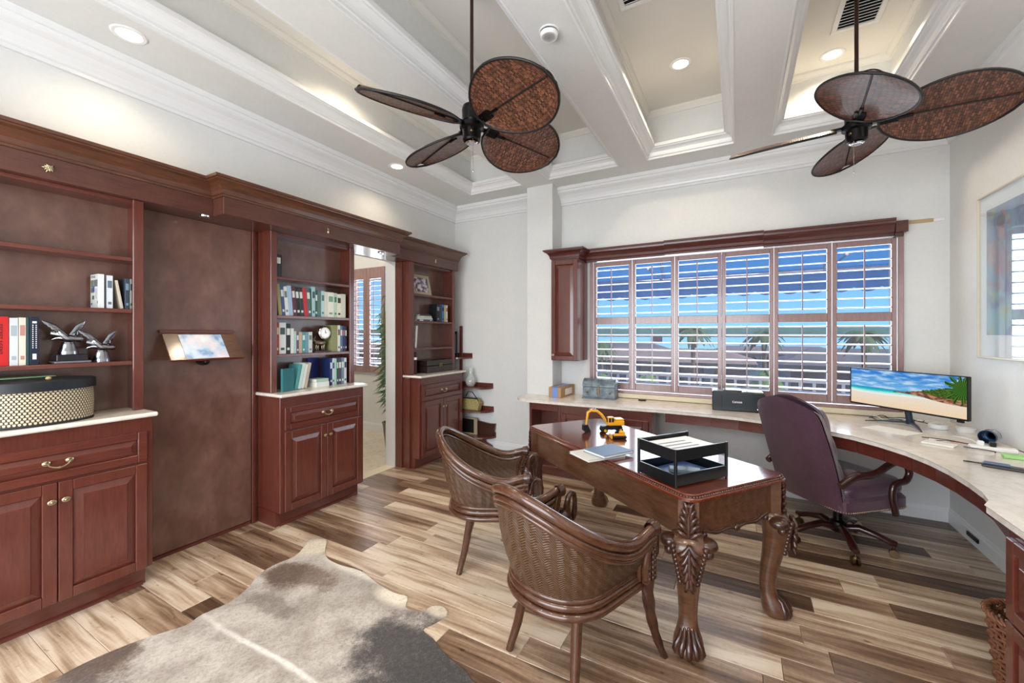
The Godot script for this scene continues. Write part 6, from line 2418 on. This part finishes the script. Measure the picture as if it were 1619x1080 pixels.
	solid("sticky_notes", "pale green pad of notes by the picture wall", "notepad", m, mat(C(.62, .82, .52), .7), V(1.40, Y, 3.46), -10)
	t = thing("pen_tray", "long black pen tray near the counter edge", "tray", V(1.29, Y, 3.15), -22)
	m = MB.new()
	m.box(Vector3(-.13, 0, -.03), Vector3(.13, .016, .03), .005)
	obj("tray", m, M.black, t)
	m = MB.new()
	m.box(Vector3(-.125, .016, -.024), Vector3(-.03, .024, .02), .003)
	obj("eraser", m, mat(C(.35, .42, .55), .5), t)
	m = MB.new()
	m.tube([Vector3(-.07, .005, 0), Vector3(.06, .005, 0), Vector3(.075, .005, 0)], [.004, .004, .001], 7)
	solid("pen", "thin dark pen beside the black pen tray", "pen", m, M.black, V(1.18, Y, 3.225), -15)
	# wicker basket on the floor
	t = thing("wicker_basket", "round brown wicker waste basket on the floor by the drawer cabinet", "basket", V(1.12, 0, 2.63))
	var wk := tri_mat(ramp_tex(nB, nA, .5, [C(.30, .17, .11), C(.48, .30, .20), C(.62, .42, .29)]), Vector3(8, 8, 8), .5, .2)
	var rr := func(y: float) -> float: return lerpf(.105, .135, y / .31)
	for k in 13:
		m = MB.new()
		var y := .014 + k * .0225
		var p := []
		for i in 52:
			var g := TAU * i / 52
			var r: float = rr.call(y) + .006 * sin(g * 13 + k * PI)
			p.append(Vector3(cos(g) * r, y + .006 * sin(g * 13.0 + k * PI + 1.2), sin(g) * r))
		m.tube(p, .0085, 6, true)
		obj("weaver", m, wk, t)
	for k in 26:
		m = MB.new()
		var g := TAU * k / 26
		m.tube([Vector3(cos(g) * .104, 0.004, sin(g) * .104), Vector3(cos(g) * .136, .305, sin(g) * .136)], .0045, 6)
		obj("stake", m, wk, t)
	m = MB.new()
	for s in 3:
		var p := []
		for i in 72:
			var g := TAU * i / 72
			var ph := g * 14 + s * TAU / 3
			p.append(Vector3(cos(g) * (.138 + .010 * cos(ph)), .308 + .010 * sin(ph), sin(g) * (.138 + .010 * cos(ph))))
		m.tube(p, .007, 6, true)
	obj("braided_rim", m, wk, t)
	m = MB.new()
	m.lathe([[0, .004], [.10, .004], [.10, .01], [0, .01]], Vector3.ZERO, 20)
	obj("bottom", m, wk, t)
func beach() -> ImageTexture:
	var W := 480
	var H := 170
	var f := FastNoiseLite.new()
	f.seed = 21
	f.frequency = 1.0
	f.fractal_octaves = 4
	var im := Image.create(W, H, false, Image.FORMAT_RGB8)
	for y in H:
		for x in W:
			var u := float(x) / W
			var v := float(y) / H
			var c: Color
			var hor := .50
			var shore := .56 + .05 * u + .015 * sin(u * 9.0)
			var sand := .66 + .02 * sin(u * 6.0)
			if v < hor:
				var n := f.get_noise_2d(u * 5.0, v * 9.0)
				c = C(.12, .45, .82).lerp(C(.45, .72, .92), v / hor)
				c = c.lerp(C(.86, .92, .96), clampf(n * 1.3 + .35, 0, 1) * .8)
				c = c.lerp(C(.50, .60, .70), clampf(f.get_noise_2d(u * 7.0 + 9.0, v * 12.0) * 1.1, 0, 1) * .5 * u)
			elif v < shore:
				c = C(.02, .55, .72).lerp(C(.20, .82, .80), (v - hor) / (shore - hor))
			elif v < sand:
				c = C(.45, .90, .86).lerp(C(.93, .94, .92), clampf((v - shore) / (sand - shore) * 1.6 + f.get_noise_2d(u * 20, v * 60) * .4, 0, 1))
			else:
				c = C(.93, .88, .82).lerp(C(.95, .84, .70), clampf((v - sand) * 3.0, 0, 1)).darkened(maxf(0, f.get_noise_2d(u * 60, v * 30)) * .06)
			# headland with rocks and trees on the right
			var ridge := .53 - .24 * smoothstep(.45, .95, u) + f.get_noise_2d(u * 26, 3.0) * .035
			var foot := .56 + .14 * smoothstep(.5, .95, u)
			if u > .42 and v > ridge and v < foot:
				var n := f.get_noise_2d(u * 40, v * 26)
				c = C(.08, .22, .05).lerp(C(.38, .50, .12), clampf(n + .5, 0, 1))
				if v > foot - .13 * smoothstep(.42, .55, u): c = C(.35, .20, .14).lerp(C(.76, .56, .42), clampf(f.get_noise_2d(u * 14, v * 16 + 5) * 1.4 + .5, 0, 1))
			# palm fronds
			var q := Vector2((u - .97) * 2.82, v - .30)
			var ang := atan2(q.y, q.x)
			if q.length() < .40 * (.75 + .25 * sin(ang * 13.0 + f.get_noise_2d(u * 9, v * 9) * 2.0)) and u > .84:
				c = C(.05, .20, .04).lerp(C(.30, .52, .12), clampf(.5 + .5 * sin(ang * 30.0) , 0, 1))
			im.set_pixel(x, y, c)
	return ImageTexture.create_from_image(im)

# ---- on the walls
func build_wall_things() -> void:
	var t := thing("framed_picture", "large framed colourful abstract figure painting behind glass on the white wall", "picture", V(1.528, 1.38, 3.70))
	var T := facing("right", V(1.529, 1.382, 4.185))
	var W := 1.0
	var H := 1.133
	var m: MB = MB.new()
	m.xf = T
	for r in [[0.0, .012, 0.0, H], [W - .012, W, 0.0, H], [.012, W - .012, 0.0, .012], [.012, W - .012, H - .012, H]]:
		m.box(A(r[0], r[2], 0), A(r[1], r[3], .026), .003)
	obj("frame", m, mat(C(.80, .77, .70), .35), t, true)
	m = MB.new()
	m.xf = T
	m.box(A(.012, .012, .001), A(W - .012, H - .012, .008))
	obj("mat_board", m, mat(C(.86, .88, .88), .85), t, true)
	m = MB.new()
	m.xf = T
	m.quad_uv(A(.09, .16, .009), A(W - .09, .16, .009), A(W - .09, H - .11, .009), A(.09, H - .11, .009))
	var f := FastNoiseLite.new()
	f.seed = 50
	f.frequency = .012
	f.fractal_octaves = 4
	var im := Image.create(160, 170, false, Image.FORMAT_RGB8)
	for y in 170:
		for x in 160:
			var n := f.get_noise_2d(x * 1.6, y)
			var n2 := f.get_noise_2d(x * 2.0 + 300, y * 2.0)
			var c := C(.26, .42, .58).lerp(C(.40, .62, .66), clampf(y / 170.0 + n * .6, 0, 1))
			c = c.lerp(C(.20, .30, .48), clampf(n2 * 1.6 + .1, 0, 1))
			c = c.lerp(C(.62, .30, .30), clampf(f.get_noise_2d(x * 2.2 + 90, y * 1.8 + 70) * 2.2 - .25, 0, 1) * (1.0 - smoothstep(90, 130, y)))
			c = c.lerp(C(.55, .62, .36), clampf(f.get_noise_2d(x * 2.5 + 500, y * 2.2) * 2.0 - .4, 0, 1))
			# a loose standing figure
			var hd := Vector2((x - 34) / 9.0, (y - 32) / 13.0).length()
			if hd < 1.0: c = c.lerp(C(.66, .44, .40), .75)
			if Vector2((x - 34) / 10.0, (y - 20) / 8.0).length() < 1.0: c = c.lerp(C(.12, .12, .16), .85)
			if Vector2((x - 28) / 22.0, (y - 66) / 26.0).length() < 1.0 + n2: c = c.lerp(C(.64, .46, .40).lerp(C(.55, .35, .42), clampf(.5 + n, 0, 1)), .5)
			im.set_pixel(x, y, c)
	obj("painting", m, uv_mat(ImageTexture.create_from_image(im), .7), t, true)
	m = MB.new()
	m.xf = T
	m.box(A(.012, .012, .014), A(W - .012, H - .012, .017))
	var pg := mat(Color(.9, .95, 1, .10), .0)
	pg.transparency = BaseMaterial3D.TRANSPARENCY_ALPHA
	obj("glass", m, pg, t, true)
	m = MB.new()
	m.bx(1.504, 1.5155, .045, .075, 4.18, 4.34, .002)
	tag(obj("cable_plate", m, M.black), "small black cable plate on the baseboard under the curved counter", "cable plate")
	# reading stand on the wood panel
	t = thing("reading_stand", "sloped wooden reading stand fixed to the tall wood panel", "reading stand", V(-3.48, 1.34, 1.53))
	m = MB.new()
	var S := Transform3D(Basis(Vector3(0, 0, -1), Vector3(-.60, .80, 0), Vector3(.80, .60, 0)), V(-3.315, 1.372, 1.30))
	m.xf = S
	m.box(A(0, 0, -.012), A(.465, .225, 0), .002)
	obj("board", m, M.cornice, t, true)
	m = MB.new()
	m.xf = S
	m.box(A(-.003, -.008, -.012), A(.468, 0, .012), .002)
	obj("ledge", m, M.cherry_h, t, true)
	m = MB.new()
	m.bx(-3.479, -3.452, 1.555, 1.578, 1.29, 1.755, .002)
	obj("top_rail", m, M.cherry_h, t, true)
	m = MB.new()
	m.tube([V(-3.479, 1.345, 1.53), V(-3.42, 1.335, 1.53), V(-3.37, 1.345, 1.53)], [.016, .016, .02], 12)
	m.ball(V(-3.365, 1.35, 1.53), Vector3(.022, .022, .022), 12, 8)
	obj("bracket", m, M.black_metal, t, true)
	m = MB.new()
	m.xf = S
	m.box(A(.09, .002, .0005), A(.36, .212, .004), .001)
	var bk := obj("booklet", m, M.paper)
	tag(bk, "pale blue booklet with a sky cover on the reading stand", "booklet")
	m = MB.new()
	m.xf = S
	m.quad_uv(A(.09, .002, .0043), A(.36, .002, .0043), A(.36, .212, .0043), A(.09, .212, .0043))
	obj("cover_print", m, uv_mat(blot_tex(15, [C(.40, .56, .74), C(.68, .78, .86), C(.84, .80, .84), C(.86, .89, .92)], 96, 72, .018), .3), bk)
